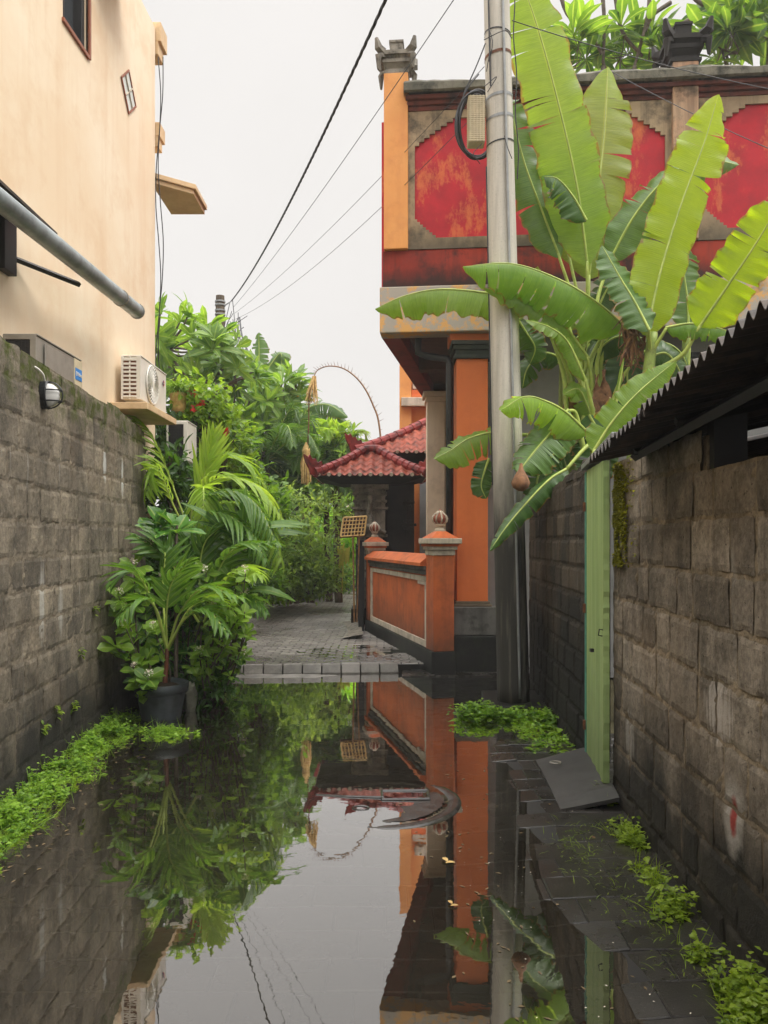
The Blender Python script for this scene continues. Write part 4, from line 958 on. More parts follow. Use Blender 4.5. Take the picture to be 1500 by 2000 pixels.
for sx in (-1,1):
    for sy in (-1,1): g.box((.92+sx*.95-.09,14.75+sy*.6-.09,0),(.92+sx*.95+.09,14.75+sy*.6+.09,2.98))
build('post',g,MT['darkstone'],hall,bevel=.008)
g=G(); g.box((-.13,14.06,2.75),(1.97,14.24,2.94)); g.box((-.13,15.26,2.75),(1.97,15.44,2.94)); g.box((-.11,14.25,2.76),(.05,15.25,2.93)); g.box((1.79,14.25,2.76),(1.95,15.25,2.93)); build('lintel',g,MT['darkstone'],hall)

# far orange pavilion
pv=thing('pavilion','far orange building with pale cornice seen under the balcony','building',(1.6,17,0))
g=G(); g.box((.50,16.2,-.1),(3.2,19,6.3)); g.box((.33,16.05,-.1),(.57,16.4,6.3)); build('wall',g,MT['orange_lt'],pv)
g=G(); g.box((.574,16.08,4.53),(1.9,16.198,4.65)); g.box((.574,16.0,4.40),(1.95,16.198,4.527)); g.box((.574,16.1,3.2),(1.3,16.198,3.95)); build('moulding',g,MT['orange_col'],pv,bevel=.01)
g=G(); g.box((.36,15.9,4.28),(2.0,16.04,4.46)); g.box((.6,16.1,4.67),(1.2,16.19,4.80)); g.box((.64,16.13,4.9),(.9,16.199,5.12)); g.lathe((.74,16.16,4.86),[(.02,0),(.1,.06),(.1,.2),(.04,.26)],10); build('pale_band',g,MT['cream'],pv,bevel=.01)
g=G(); g.box((.75,16.12,1.2),(1.8,16.197,3.1)); build('grey_panel',g,MT['greywall'],pv)

# black iron gate leaf, threshold stone
ig=thing('iron_gate','narrow black iron gate leaf at the far end of the low orange wall','gate',(-.45,12.2,0)); g=G()
for i in range(7): a=np.array([-.33-.022*i,12.06+.14*i]); g.tube([(a[0],a[1],.12),(a[0],a[1],1.45+.04*math.sin(i))],.012,6)
for z in (.16,.7,1.36): g.tube([(-.32,12.03,z),(-.475,12.95,z)],.016,5)
build('bars',g,MT['black'],ig)
g=G(); V=[(-.325,12.05,.16),(-.47,12.92,.16),(-.47,12.92,1.0),(-.325,12.05,1.0)]; V+=[(x+.012,y_,z) for x,y_,z in V]; g.add(V,[(0,1,2,3),(7,6,5,4),(0,4,5,1),(1,5,6,2),(2,6,7,3),(3,7,4,0)]); build('sheet_panel',g,MT['black'],ig)
g=G(); g.box((-.40,11.98,0),(-.31,12.04,1.5)); build('gate_post',g,MT['black'],ig,bevel=.006)
g=G(); m=16; A=np.zeros((m,8,3))
for i in range(m):
    for k in range(8):
        u=i/(m-1); v=k/7; A[i,k]=(-.30-.34*v-.12*u+.10*math.sin(u*3.1)*v, 11.0+2.2*u, PZ+.07*(1-v)**1.0+.015*fn(u*6,v*4,0)-(.09 if v==1 else 0))
tag(build('threshold_stone',g.grid(A),MT['stone'],smooth=True),'worn pale threshold slab in front of the black iron gate','slab')

# bamboo offering tray on a stake
tr=thing('offering_tray','square bamboo lattice tray on a thin stake in front of the gate','tray',P(690,1210,11.7)); c=P(691,1028,11.7); g=G()
ax=nrm(np.array([1,.35,.07])); ay=nrm(np.array([.12,.35,.95])); w,h=.185,.155
for i in range(8): s=-w+2*w*i/7; g.tube([c+ax*s-ay*h,c+ax*s+ay*h],.008 if 0<i<7 else .013,4)
for i in range(6): s=-h+2*h*i/5; g.tube([c-ax*w+ay*s,c+ax*w+ay*s],.008 if 0<i<5 else .013,4)
build('lattice',g,MT['straw'],tr)
g=G()
nv=np.cross(ax,ay)
V=[c+ax*a+ay*b+nv*d for d in (-.05,-.09) for a,b in ((-w,-h),(w,-h),(w,h),(-w,h))]; g.add(V,[(0,1,2,3),(7,6,5,4),(0,4,5,1),(1,5,6,2),(2,6,7,3),(3,7,4,0)]); build('back_board',g,m_plain('brown_board',lin(72,52,40),.7),tr)
g=G(); g.tube([c-ay*h+nv*.03,P(692,1215,11.7)],.014,6); g.tube([c-ay*h+ax*.1+nv*.03,P(697,1215,11.7)],.012,6); build('stake',g,MT['bamboo'],tr)

# penjor: arched bamboo with dried fringe
pj=thing('penjor','arched spiky bamboo festival pole curving over the gate roofs','festival pole',(.05,16,0))
PY=16.0
pts=spline([P(752,1000,PY),P(742,842,PY),P(728,790,PY),P(705,748,PY),P(675,722,PY),P(645,715,PY),P(622,722,PY),P(613,735,PY)],70)
g=G(); g.tube(pts,np.linspace(.022,.009,70),7); g.tube([P(752,1000,PY),(P(752,1000,PY)[0]+.02,PY,0)],.03,7); build('pole',g,MT['bamboo'],pj)
g=G(); tg=nrm(np.gradient(pts,axis=0))
for i in range(8,68,2):
    n_=nrm(np.cross(tg[i],[0,1,0])); s=rnd(.05,.12); sgn=-1 if n_[2]<0 else 1
    g.tube([pts[i],pts[i]+n_*sgn*s+tg[i]*s*.4+np.array([0,rnd(-.05,.05),0])],[.006,.002],4)
build('dried_fringe',g,MT['rust'],pj)
g=G(); c=P(614,735,PY)
for i in range(60): q=rnd(0,6.28); r=rnd(.03,.15); g.tube([c+np.array([rnd(-.03,.03),rnd(-.03,.03),0]),c+np.array([r*math.cos(q)-.06,r*math.sin(q),-rnd(.25,.62)])],[.012,.008],4)
build('plaited_ornament',g,MT['straw'],pj)
g=G(); g.tube(spline([P(612,738,PY),P(604,775,PY),P(603,830,PY),P(600,880,PY)],14),.014,5); build('hanging_cord',g,MT['rust'],pj)
g=G(); c=P(598,872,PY)
for i in range(60): q=rnd(0,6.28); r=rnd(.03,.11); k=rnd(.1,1); g.tube([c+np.array([.25*r*math.cos(q),.25*r*math.sin(q),-.08*k]),c+np.array([r*math.cos(q),r*math.sin(q),-.34-.08*k]),c+np.array([r*math.cos(q),r*math.sin(q),-.45-.36*k])],[.013,.013,.008],4)
g.lathe((c[0],c[1],c[2]-.09),[(.015,.18),(.07,.06),(.09,0),(.07,-.15),(.075,-.27)],9); build('tassel',g,MT['straw'],pj)

# ------------------------------------------------------------------ cables
def cable(name,label,a,b,sag,r,group='overhead wires',twist=False):
    n=60; pts=[]
    for i in range(n):
        t=i/(n-1); p=a*(1-t)+b*t; p=p-np.array([0,0,sag*4*t*(1-t)]); pts.append(p)
    g=G(); pts=np.array(pts)
    if twist:
        n=420; P2=np.array([np.interp(np.linspace(0,1,n),np.linspace(0,1,60),pts[:,k]) for k in range(3)]).T
        for ph in (0,2.1,4.2):
            g.tube(P2+np.c_[.008*np.cos(np.arange(n)*.45+ph),np.zeros(n),.008*np.sin(np.arange(n)*.45+ph)],r,5)
    else: g.tube(pts,r,5)
    return tag(build(name,g,MT['wire']),label,'cable',group)
farp=P(452,588,18)
cable('overhead_cable','thick twisted black cable crossing the white sky above the alley',P(900,-330,4.9),farp,.30,.0085,twist=True)
cable('overhead_cable','thin wire rising from the far pole across the sky to the top of the picture',P(960,-110,5.6),P(456,600,18),.12,.004)
for k,(py,ys,lab) in enumerate([(130,612,'upper thin wire slanting from the concrete pole past the orange pilaster'),(205,624,'lower thin wire slanting from the cable coil across the orange pilaster')]):
    cable('overhead_wire',lab,P(946,py,7.0),P(458,ys,18),.15+.1*k,.0032)
cable('overhead_wire','thin wire from the concrete pole past the tall banana leaf to the right',P(1000,40,7.0),P(1560,185,7.6),.05,.0045)
cable('overhead_wire','thin wire crossing the bright young banana leaf and right red panel',P(1195,140,8.3),P(1560,315,6.4),.03,.004)
fp=thing('utility_pole','distant brown utility pole rising behind the frangipani crown','pole',(P(430,0,18)[0],18,0)); g=G(); c=P(430,578,18); g.tube([(c[0],18,0),(c[0],18,c[2]-.5),(c[0],18,c[2])],[.17,.11,.10],12); build('shaft',g,MT['bark_d'],fp)
g=G()
for z in (.12,.2,.33,.42): g.tube([(c[0],18,c[2]-z),(c[0],18,c[2]-z-.035)],.125,12)
g.tube([(c[0],18,c[2]-.3),farp],.015,5); build('band',g,MT['pipe'],fp)
g=G()
for k in range(9):
    a=P(455+rnd(-8,12),rnd(585,640),18); b=P(470+rnd(-15,20),rnd(610,690),17.6); g.tube(spline([a,(a+b)/2+np.array([rnd(-.3,.3),0,rnd(-.4,.1)]),b],12),.008,4)
g.tube(spline([P(468,620,18),P(474,660,17),P(492,705,16)],12),.02,5); build('loose_wire',g,MT['wire'],fp)

# ------------------------------------------------------------------ manhole
mh=thing('manhole_cover','round concrete manhole with a square slot, half drowned in the puddle','manhole',(0,4.42,0)); MHZ=.006; g=G(); c=(.0,4.42); n=64
def ring(r0,r1,zf,g):
    A=np.zeros((n+1,6,3))
    for i in range(n+1):
        a=2*math.pi*i/n
        for k in range(6):
            r=r0+(r1-r0)*k/5; x=c[0]+r*math.cos(a); y_=c[1]+r*math.sin(a); A[i,k]=(x,y_,zf(x,y_,k))
    g.grid(A[::-1].copy())
ring(.36,.46,lambda x,y_,k:-.0160+.0150*x/.45-.008*(y_-4.42)/.45+(.0,.009,.011,.011,.008,-.03)[k]+.002*fn(x*20,y_*20),g); build('ring',g,MT['manhole'],mh,smooth=True)
g=G(); m=46; A=np.zeros((m,m,3)); keep=np.ones((m-1,m-1),bool); xs=np.linspace(-.345,.345,m)
for i in range(m):
    for k in range(m):
        x,y_=xs[i],4.42+xs[k]; A[i,k]=(x,y_,-.0075+.0130*x/.35-.007*xs[k]/.35+.0025*fn(x*14,y_*14))
for i in range(m-1):
    for k in range(m-1):
        if math.hypot(xs[i]+.007,xs[k]+.007)>.34: keep[i,k]=False
        if -.01<xs[i]<.255 and .02<xs[k]<.17: keep[i,k]=False
g.grid(A,keep=keep); build('lid',g,MT['manhole'],mh,smooth=True)
g=G()
for a,b in (((-.012,.015),(.262,.015)),((-.012,.178),(.262,.178)),((.26,.015),(.26,.178)),((-.012,.015),(-.012,.178))): g.tube([(a[0],4.42+a[1],.003+.012*a[0]-.02*a[1]),(b[0],4.42+b[1],.003+.012*b[0]-.02*b[1])],.009,5)
g.tube([(-.13+.045*math.cos(a),4.30+.03*math.sin(a),-.002) for a in np.linspace(0,6.283,18)],.008,5); g.tube([(-.40,4.53,-.001),(-.22,4.49,.002),(.0,4.47,.003)],.008,5); build('slot_edge',g,MT['manhole'],mh)

exec_veg=True
# ------------------------------------------------------------------ banana plants
def banana_leaf(pts,w,face,mat,parent,drp=(.15,.15),cuts=(),wave=.02,stalk=None,t0=.0,tone=None,seed=0,asym=1.0,tipcut=.25):
    """midrib points, half width, facing normal, droop angle of each half (radians, + = away from the normal)"""
    rs=random.Random(seed); n=64; c=spline(pts,n); tg=nrm(np.gradient(c,axis=0)); face=nrm(np.asarray(face,float)); g=G(); L=np.linalg.norm(np.diff(c,axis=0),axis=1).sum()
    tone=rs.uniform(.2,.8) if tone is None else tone
    t=np.linspace(0,1,n); pr=np.minimum(1,(t/.13+.03)**.6)*np.minimum(1,((1-t)/tipcut+.0)**.62)*(1-.12*t); pr=np.maximum(pr,.02)
    for sgn in (-1,1):
        cl=sorted([0,n-1]+[int(x*(n-1)) for x in cuts if rs.random()<.85]+[int(rs.uniform(.2,.95)*(n-1)) for _ in range(rs.randint(2,6))] if wave>0 else [0,n-1]); cl=sorted(set(cl))
        ww=w*(asym if sgn>0 else 1)
        for a,b in zip(cl[:-1],cl[1:]):
            if b-a<1: continue
            gw=rs.choice([0,0,.006,.022]); ex=rs.uniform(-.14,.30) if len(cl)>2 else 0; sh=rs.uniform(-.02,.02)
            idx=np.arange(a,b+1); m=7; A=np.zeros((len(idx),m,3)); lc=np.zeros((len(idx),m,3))
            for ii,i in enumerate(idx):
                sd=nrm(np.cross(tg[i],face))*sgn; nn=nrm(np.cross(tg[i],sd))*(1); nn = nn if np.dot(nn,face)>0 else -nn
                q=0
                for k in range(m):
                    s=k/(m-1); ph=drp[0 if sgn<0 else 1]+ex*s; ph=ph*(.55+.45*s)
                    gap=0
                    if len(cl)>2:
                        if ii==0 and a>0: gap=(.004+gw)*s*s
                        if ii==len(idx)-1 and b<n-1: gap=-(.004+gw)*s*s
                    wv=wave*s*s*(math.sin(i*.55+sgn+seed)+.6*math.sin(i*1.3+seed*2))*min(1,pr[i]*1.3)
                    wd=ww*pr[i]*(1+.03*math.sin(i*.9+seed))
                    A[ii,k]=c[i]+sd*wd*s*math.cos(ph)-nn*(wd*s*math.sin(ph)-wv)+tg[i]*(gap+sh*s+.10*wd*s)
                    lc[ii,k]=(t[i]*L,s,0)
            if sgn>0: A=A[:,::-1].copy(); lc=lc[:,::-1].copy()
            g.grid(A,0,tone,lc=lc)
    # thick midrib, tapering, standing off the back and front of the blade
    g.tube(c[:-3],np.linspace(.014,.003,n-3),6,1,tone,cap=False)
    o=build('leaf',g,[mat,MT['petiole']],parent,smooth=True)
    if stalk is not None:
        g=G(); sp=spline(list(stalk)+[c[1]],18); g.tube(sp,np.linspace(.026,.014,18),8); build('petiole',g,MT['petiole'],o,smooth=True)
    return o
B=lambda l,Y0,Y1: [P(x,y,Y0+(Y1-Y0)*i/max(1,len(l)-1)) for i,(x,y) in enumerate(l)]
def banana(label,base,stems):
    t=thing('banana_plant',label,'plant',base,'banana plants behind the right block wall')
    for pts,r0,r1 in stems:
        g=G(); sp=spline(pts,20); g.tube(sp,np.linspace(r0,r1,20),12)
        build('pseudostem',g,MT['pseudostem'],t,smooth=True)
    return t
cam_f=(0,-1,0)
b1=banana('tall banana plant rising beside the concrete pole',(P(1108,900,7.6)[0],7.6,0),[([ (P(1125,900,7.6)[0],7.6,0),P(1118,900,7.6),P(1112,720,7.6),P(1150,640,7.6)],.085,.05),([(P(1090,900,7.8)[0],7.8,0),P(1098,800,7.8),P(1100,610,7.75)],.05,.03)])
bt=[P(1122,800,7.6),P(1146,680,7.6)]
BN,BD,BY=MT['banana'],MT['banana_d'],MT['banana_y']
banana_leaf(B([(1148,520),(1128,370),(1095,220),(1052,60),(1000,-90)],7.5,7.2),.34,(.15,-1,.1),BN,b1,(.35,-.25),(.33,.5,.71,.86),.02,bt,seed=1,tone=.7,asym=.8)
banana_leaf(B([(1150,545),(1165,400),(1180,260),(1187,130)],7.7,7.9),.36,(0,-1,.1),BN,b1,(.1,.2),(.62,),.015,bt,seed=2,tone=.8)
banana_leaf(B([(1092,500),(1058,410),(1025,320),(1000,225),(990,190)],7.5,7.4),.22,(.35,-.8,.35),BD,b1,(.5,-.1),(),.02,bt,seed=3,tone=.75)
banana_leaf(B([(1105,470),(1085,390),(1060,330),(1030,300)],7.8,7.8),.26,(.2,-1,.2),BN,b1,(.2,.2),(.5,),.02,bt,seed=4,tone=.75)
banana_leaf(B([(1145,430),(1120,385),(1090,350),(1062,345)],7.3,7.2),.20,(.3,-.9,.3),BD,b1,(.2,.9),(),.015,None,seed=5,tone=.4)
banana_leaf(B([(1222,640),(1165,590),(1090,545),(1000,515),(905,520)],7.1,6.6),.36,(.1,-.5,.88),BN,b1,(1.15,.35),(.3,.42,.52,.6,.68,.76,.84,.9),.025,[P(1150,740,7.4),P(1215,690,7.3)],seed=6,tone=.35)
banana_leaf(B([(1040,590),(950,572),(860,565),(790,578),(733,603)],7.3,7.5),.26,(-.05,-.6,.8),BN,b1,(.9,.5),(.45,.8),.02,[P(1120,800,7.6),P(1095,660,7.45)],seed=7,tone=.55)
banana_leaf(B([(1150,700),(1105,640),(1060,605),(1010,575),(945,562)],7.1,6.75),.17,(.1,-.6,.8),BN,b1,(.9,.2),(),.02,[P(1140,850,7.3),P(1155,760,7.2)],seed=8,tone=.4)
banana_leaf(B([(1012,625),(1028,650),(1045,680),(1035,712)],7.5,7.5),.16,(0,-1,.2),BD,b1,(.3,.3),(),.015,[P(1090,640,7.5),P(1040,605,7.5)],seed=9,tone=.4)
banana_leaf(B([(1145,745),(1110,670),(1075,640),(1030,625)],6.95,6.8),.10,(.2,-.8,.6),BN,b1,(.5,.5),(),.01,[P(1165,860,7.1),P(1155,790,7.0)],seed=21,tone=.5)
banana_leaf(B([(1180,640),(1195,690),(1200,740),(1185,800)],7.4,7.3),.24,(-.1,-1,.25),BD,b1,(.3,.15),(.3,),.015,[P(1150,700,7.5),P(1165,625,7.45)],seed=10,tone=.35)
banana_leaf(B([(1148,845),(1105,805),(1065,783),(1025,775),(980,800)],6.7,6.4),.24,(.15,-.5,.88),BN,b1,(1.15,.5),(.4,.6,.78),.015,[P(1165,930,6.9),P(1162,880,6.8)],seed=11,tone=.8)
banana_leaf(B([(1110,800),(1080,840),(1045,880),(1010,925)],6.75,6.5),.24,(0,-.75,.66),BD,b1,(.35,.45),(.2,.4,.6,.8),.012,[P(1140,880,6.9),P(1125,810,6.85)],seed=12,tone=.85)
banana_leaf(B([(1108,915),(1075,935),(1035,975),(990,1028),(957,1075)],6.6,6.3),.13,(.1,-.8,.6),BD,b1,(.4,.75),(.3,.55),.02,[P(1160,900,6.8),P(1150,870,6.7)],seed=13,tone=.25,tipcut=.45)
banana_leaf(B([(1000,850),(960,845),(915,857),(880,880),(847,897)],7.35,7.3),.22,(0,-.6,.8),BN,b1,(.8,.3),(.3,.5,.62),.015,[P(1080,860,7.5),P(1040,850,7.4)],seed=14,tone=.5)
banana_leaf(B([(955,895),(945,925),(940,950),(950,975)],7.3,7.3),.11,(0,-1,0),BD,b1,(.2,.2),(),.01,None,seed=15,tone=.2)
b2=banana('banana plant with a bright yellow green young leaf, nearer the tin roof',(P(1265,900,6.9)[0],6.9,0),[([(P(1230,900,6.9)[0],6.9,0),P(1238,900,6.9),P(1262,760,6.9),P(1275,650,6.9)],.08,.045),([(P(1330,900,7.3)[0],7.3,0),P(1335,800,7.3),P(1340,640,7.3)],.045,.03)])
bt2=[P(1262,780,6.9),P(1270,700,6.9)]
banana_leaf(B([(1262,655),(1290,530),(1330,400),(1375,280),(1403,185)],6.9,6.9),.265,(.05,-1,.15),BY,b2,(.1,.25),(.36,.62,.8),.018,bt2,seed=16,tone=.5,asym=1.0)
banana_leaf(B([(1190,510),(1240,420),(1300,350),(1370,312),(1445,322)],7.6,7.3),.25,(-.3,-.8,.5),BD,b2,(.25,.55),(.3,.42,.6),.02,[P(1180,700,7.5),P(1165,600,7.5)],seed=17,tone=.98)
banana_leaf(B([(1365,640),(1420,560),(1480,470),(1540,370)],6.7,6.3),.24,(-.25,-.9,.3),BY,b2,(-.2,.35),(.4,.62),.02,[P(1290,720,6.9),P(1335,690,6.8)],seed=18,tone=.25)
banana_leaf(B([(1345,640),(1342,580),(1335,520),(1345,480)],7.3,7.4),.22,(.1,-1,.1),BD,b2,(.1,.25),(.35,.5,.65),.015,[P(1338,760,7.3),P(1345,690,7.3)],seed=19,tone=.95)
banana_leaf(B([(1268,645),(1240,590),(1210,540),(1175,478)],6.75,6.9),.19,(.25,-.9,.35),BD,b2,(.25,.35),(),.018,bt2,seed=20,tone=.65)
banana_leaf(B([(1300,640),(1350,632),(1400,640),(1445,655)],6.8,6.6),.14,(0,-.45,.9),BN,b2,(.45,1.1),(.5,),.015,bt2,seed=22,tone=.25)
banana_leaf(B([(1160,880),(1195,825),(1245,768),(1318,706)],6.1,6.0),.15,(-.35,-.9,.3),BN,b2,(.1,.35),(),.012,[P(1175,980,6.2),P(1150,935,6.1)],seed=23,tone=.45)
banana_leaf(B([(1262,700),(1300,690),(1325,720),(1330,745)],6.9,6.9),.17,(.1,-1,.2),BD,b2,(.3,.3),(),.012,None,seed=24,tone=.4)
banana_leaf(B([(1195,850),(1205,780),(1212,740),(1219,700)],6.75,6.7),.03,(0,-1,0),BN,b2,(.9,.9),(),.0,None,seed=25,tone=.6)
banana_leaf(B([(1235,690),(1225,740),(1250,790),(1240,830)],7.2,7.2),.22,(0,-1,.1),BD,b2,(.3,.3),(.5,),.012,None,seed=26,tone=.1)
banana_leaf(B([(1150,810),(1170,850),(1165,900),(1150,930)],7.0,7.0),.25,(0,-1,.1),BD,b2,(.3,.3),(.5,),.012,None,seed=27,tone=.2)
banana_leaf(B([(1090,880),(1070,900),(1050,935),(1050,975)],7.0,6.9),.22,(0,-1,.1),BD,b1,(.3,.3),(.5,),.012,None,seed=28,tone=.15)
for k,(ll,ya,yb,w_,t_,m_) in enumerate([
   ([(1100,700),(1060,690),(1030,720),(1020,760)],7.7,7.6,.16,.3,BD),([(1160,620),(1190,560),(1230,540),(1275,560)],7.9,7.9,.20,.3,BD),
   ([(1120,860),(1090,880),(1060,870),(1030,900)],7.3,7.2,.20,.2,BD),([(1160,760),(1190,800),(1230,800),(1260,840)],7.5,7.4,.22,.2,BD),
   ([(1130,640),(1090,600),(1060,560),(1050,520)],7.9,7.9,.18,.5,BN),([(1180,880),(1150,800),(1130,760),(1100,770)],7.1,7.0,.14,.6,BN),
   ([(1240,700),(1290,670),(1330,690),(1350,740)],7.2,7.2,.18,.3,BD),([(1150,700),(1200,660),(1250,660),(1290,700)],7.3,7.2,.2,.35,BD)]):
    banana_leaf(B(ll,ya,yb),w_,(rnd(-.3,.3),-.8,.5),m_,b1 if k%2==0 else b2,(.6,.5),(.3,.45,.6,.75),.015,[P(1140+5*k,880,ya),(np.array(P(1140+5*k,820,ya))+P(*ll[0],ya))/2],seed=40+k,tone=t_)
g=G()
for k in range(16):
    a=P(rnd(1095,1185),rnd(800,900),rnd(7.0,7.7)); d_=rnd(-60,90); b_=P(1130+d_,rnd(610,720),rnd(7.1,7.7)); g.tube(spline([a,(a+b_)/2+np.array([-.06*np.sign(d_),0,.06]),b_],12),np.linspace(.026,.014,12),6)
build('old_petiole',g,MT['petiole'],b1,smooth=True)
for k in range(5):
    px=rnd(1090,1200); c=P(px,rnd(690,780),7.2); g=G(); n_=12; A=np.zeros((n_,4,3)); dx=rnd(-.1,.1)
    for i in range(n_):
        for j in range(4): A[i,j]=c+np.array([dx*i/n_+(j-1.5)*.035*math.sin(math.pi*(i+1)/(n_+1))+.02*math.sin(i+j),.02*math.sin(i*1.7+j*2),-.05*i])
    g.grid(A); build('dead_leaf',g,MT['dry'],b1,smooth=True)
g=G(); c=P(1018,905,6.35)
A=[]
for z,r in ((0,.01),(-.05,.02),(-.10,.05),(-.16,.075),(-.20,.06),(-.23,.02)): A.append([c+np.array([r*math.cos(a)*(1+.2*math.sin(3*a)),r*math.sin(a),z]) for a in np.linspace(0,6.283,13)])
g.grid(np.array(A)); build('withered_flower',g,MT['dry'],b1,smooth=True)
g=G()
for i in range(40):
    c=P(rnd(1215,1265),rnd(600,680),7.0); g.tube(spline([c,c+np.array([rnd(-.1,.1),rnd(-.05,.05),rnd(-.2,.05)]),c+np.array([rnd(-.12,.12),0,rnd(-.35,-.1)])],5),[.012,.02,.01,.008,.004],4)
build('dead_leaf',g,MT['dry'],b2)

# ------------------------------------------------------------------ trees and shrubs
def rosette(g,c,d,n,L,W,mi=0,droop=.35,tones=(.05,.80),spread=(.5,1.25),shape='obov'):
    d=nrm(np.asarray(d,float)); r=nrm(np.cross(d,[.31,.2,.9])); s=np.cross(d,r); pos=[];dd=[]; 
    tn=rnd(*tones)
    for i in range(n):
        a=i*2.399+rnd(-.2,.2); sp=rnd(*spread); v=math.cos(sp)*d+math.sin(sp)*(math.cos(a)*r+math.sin(a)*s); pos.append(c-d*rnd(0,.05)); dd.append(v)
    dd=np.array(dd); up=np.tile(d,(n,1))+np.random.normal(size=(n,3))*.15
    g.leaves(pos,dd,up,L*np.random.uniform(.7,1.1,n),W*np.random.uniform(.8,1.1,n),droop*np.random.uniform(.5,1.5,n),.22,5,shape,mi,np.clip(tn+np.random.uniform(-.22,.22,n),0,1))
def ellpt(c,r):
    while True:
        v=np.random.uniform(-1,1,3)
        if v@v<1: return np.asarray(c)+v*np.asarray(r)
def tree(name,label,cat,base,fork,ells,leafmat,bark,L=.28,W=.075,nl=11,r0=.12,group=None,flowers=None,droop=.35,shape='obov',upb=.5,fill=0,fillmat=None):
    t=thing(name,label,cat,base,group); base=np.asarray(base,float); fork=np.asarray(fork,float)
    gt=G(); gt.tube(spline([base,(base+fork)/2+np.array([rnd(-.1,.1),rnd(-.1,.1),0]),fork],14),np.linspace(r0,r0*.7,14),9)
    gc=G(); gf=G(); hubs=[]
    for c,r,n in ells:
        c=np.asarray(c,float); r=np.asarray(r,float)
        for h in range(max(1,n//7)):
            hp=ellpt(c-np.array([0,0,r[2]*.35]),r*.5); gt.tube(spline([fork,(fork+hp)/2+np.random.normal(size=3)*.12-np.array([0,0,.1]),hp],10),np.linspace(r0*.55,r0*.28,10),6)
            hubs.append(hp)
        for i in range(n):
            v=nrm(np.random.normal(size=3)); e=c+v*r*rnd(.55,1.0); hp=min(hubs,key=lambda q:np.linalg.norm(q-e)); d=nrm(nrm((e-c)/r)*.7+np.array([0,0,upb])+np.random.normal(size=3)*.25)
            gt.tube(spline([hp,(hp+e)/2-np.array([0,0,.08])+np.random.normal(size=3)*.06,e],6),np.linspace(r0*.26,r0*.12,6),5)
            rosette(gc,e,d,random.randint(nl-3,nl+2),L*rnd(.8,1.15),W,0,droop,shape=shape)
            if flowers and random.random()<flowers[0]:
                for k in range(7): gf.leaves([e+d*.05],[nrm(d+np.random.normal(size=3)*.9)],d,.05,.035,.1,.2,2,'oval')
    build('trunk',gt,MT[bark],t,smooth=True); build('crown',gc,MT[leafmat],t)
    if flowers and gf.n: build('flowers',gf,MT[flowers[1]],t)
    return t
E=lambda px,py,Y,rx,ry,rd,n:(P(px,py,Y),(rx/F*Y,rd,ry/F*Y),n)
tree('frangipani_tree','large leaved frangipani tree standing right behind the far corner of the peach house','tree',(P(345,0,15.2)[0],15.2,0),P(350,790,15.2),
  [E(338,660,15,52,58,1.1,14),E(425,672,15,60,50,1.1,14),E(340,745,15,60,40,1.1,10),E(470,725,15.3,42,34,.8,7)],'frangi','bark',.52,.14,12,.13,'frangipani trees')
tree('frangipani_tree','spreading frangipani with yellow flowers between the house corner and the festival pole','tree',(P(470,0,18)[0],18,0),P(480,890,18),
  [E(440,790,16.8,80,55,1.2,19),E(530,785,18,66,48,1.2,16),E(565,760,18,26,26,.7,5),E(565,835,18,42,34,.9,9),E(500,870,17,60,40,.9,11)],'frangi','bark',.58,.15,11,.13,'frangipani trees',flowers=(.12,'flower_y'))
tree('frangipani_tree','bare branched frangipani tree showing over the red parapet beside the dark capital','tree',(3.1,11.6,0),P(1180,330,11.2),
  [E(1120,110,11,40,30,.5,5),E(1215,90,11.2,55,40,.5,7),E(1285,100,11.2,30,40,.5,5)],'frangi_b','bark',.60,.15,9,.035,'frangipani trees',upb=.9)
g=G()
frt=[o for o in bpy.data.objects if o.get('label','').startswith('bare branched')][0]
for l in ([(1090,-30),(1110,30),(1165,85),(1182,135)],[(1270,-30),(1265,30),(1245,110),(1235,140)],[(1175,-30),(1180,40),(1178,130)],[(1310,5),(1275,30),(1262,60)],[(1200,-20),(1215,60),(1255,110)],[(1178,130),(1180,330)],[(1240,130),(1190,330)]): g.tube(spline([P(x,y,11) for x,y in l],14),[.032-.0009*i for i in range(14)],6)
build('limb',g,MT['bark'],frt,smooth=True)
tree('frangipani_tree','leafy frangipani tree at the upper right behind the parapet and second red panel','tree',(5.3,11.6,0),P(1440,330,11.2),
  [E(1440,50,10.8,70,60,.7,12),E(1490,20,11,60,40,.7,8),E(1400,90,10.6,30,40,.5,5)],'frangi_b','bark',.62,.16,9,.05,'frangipani trees',upb=.6)
fr4=[o for o in bpy.data.objects if o.get('label','').startswith('leafy frangipani')][0]
g=G()
for l in ([(1310,60),(1365,30),(1395,22),(1450,30),(1500,20)],[(1440,5),(1470,40),(1500,75)],[(1395,22),(1360,0),(1345,-20)]): g.tube(spline([P(x,y,10.6) for x,y in l],14),[.034-.0007*i for i in range(14)],6)
build('limb',g,MT['bark'],fr4,smooth=True)
# thatched roof corner at the far right edge
g=G(); c=P(1500,110,12)
for i in range(260): x=rnd(-.1,1.2); g.tube([c+np.array([x,rnd(-.1,.3),.35+rnd(-.1,.1)]),c+np.array([x-.08,-.35,-.25+rnd(-.1,.1)])],.02,4)
tag(build('thatched_roof',g,MT['darkstone']),'dark thatched roof corner at the upper right edge behind leaves','roof')

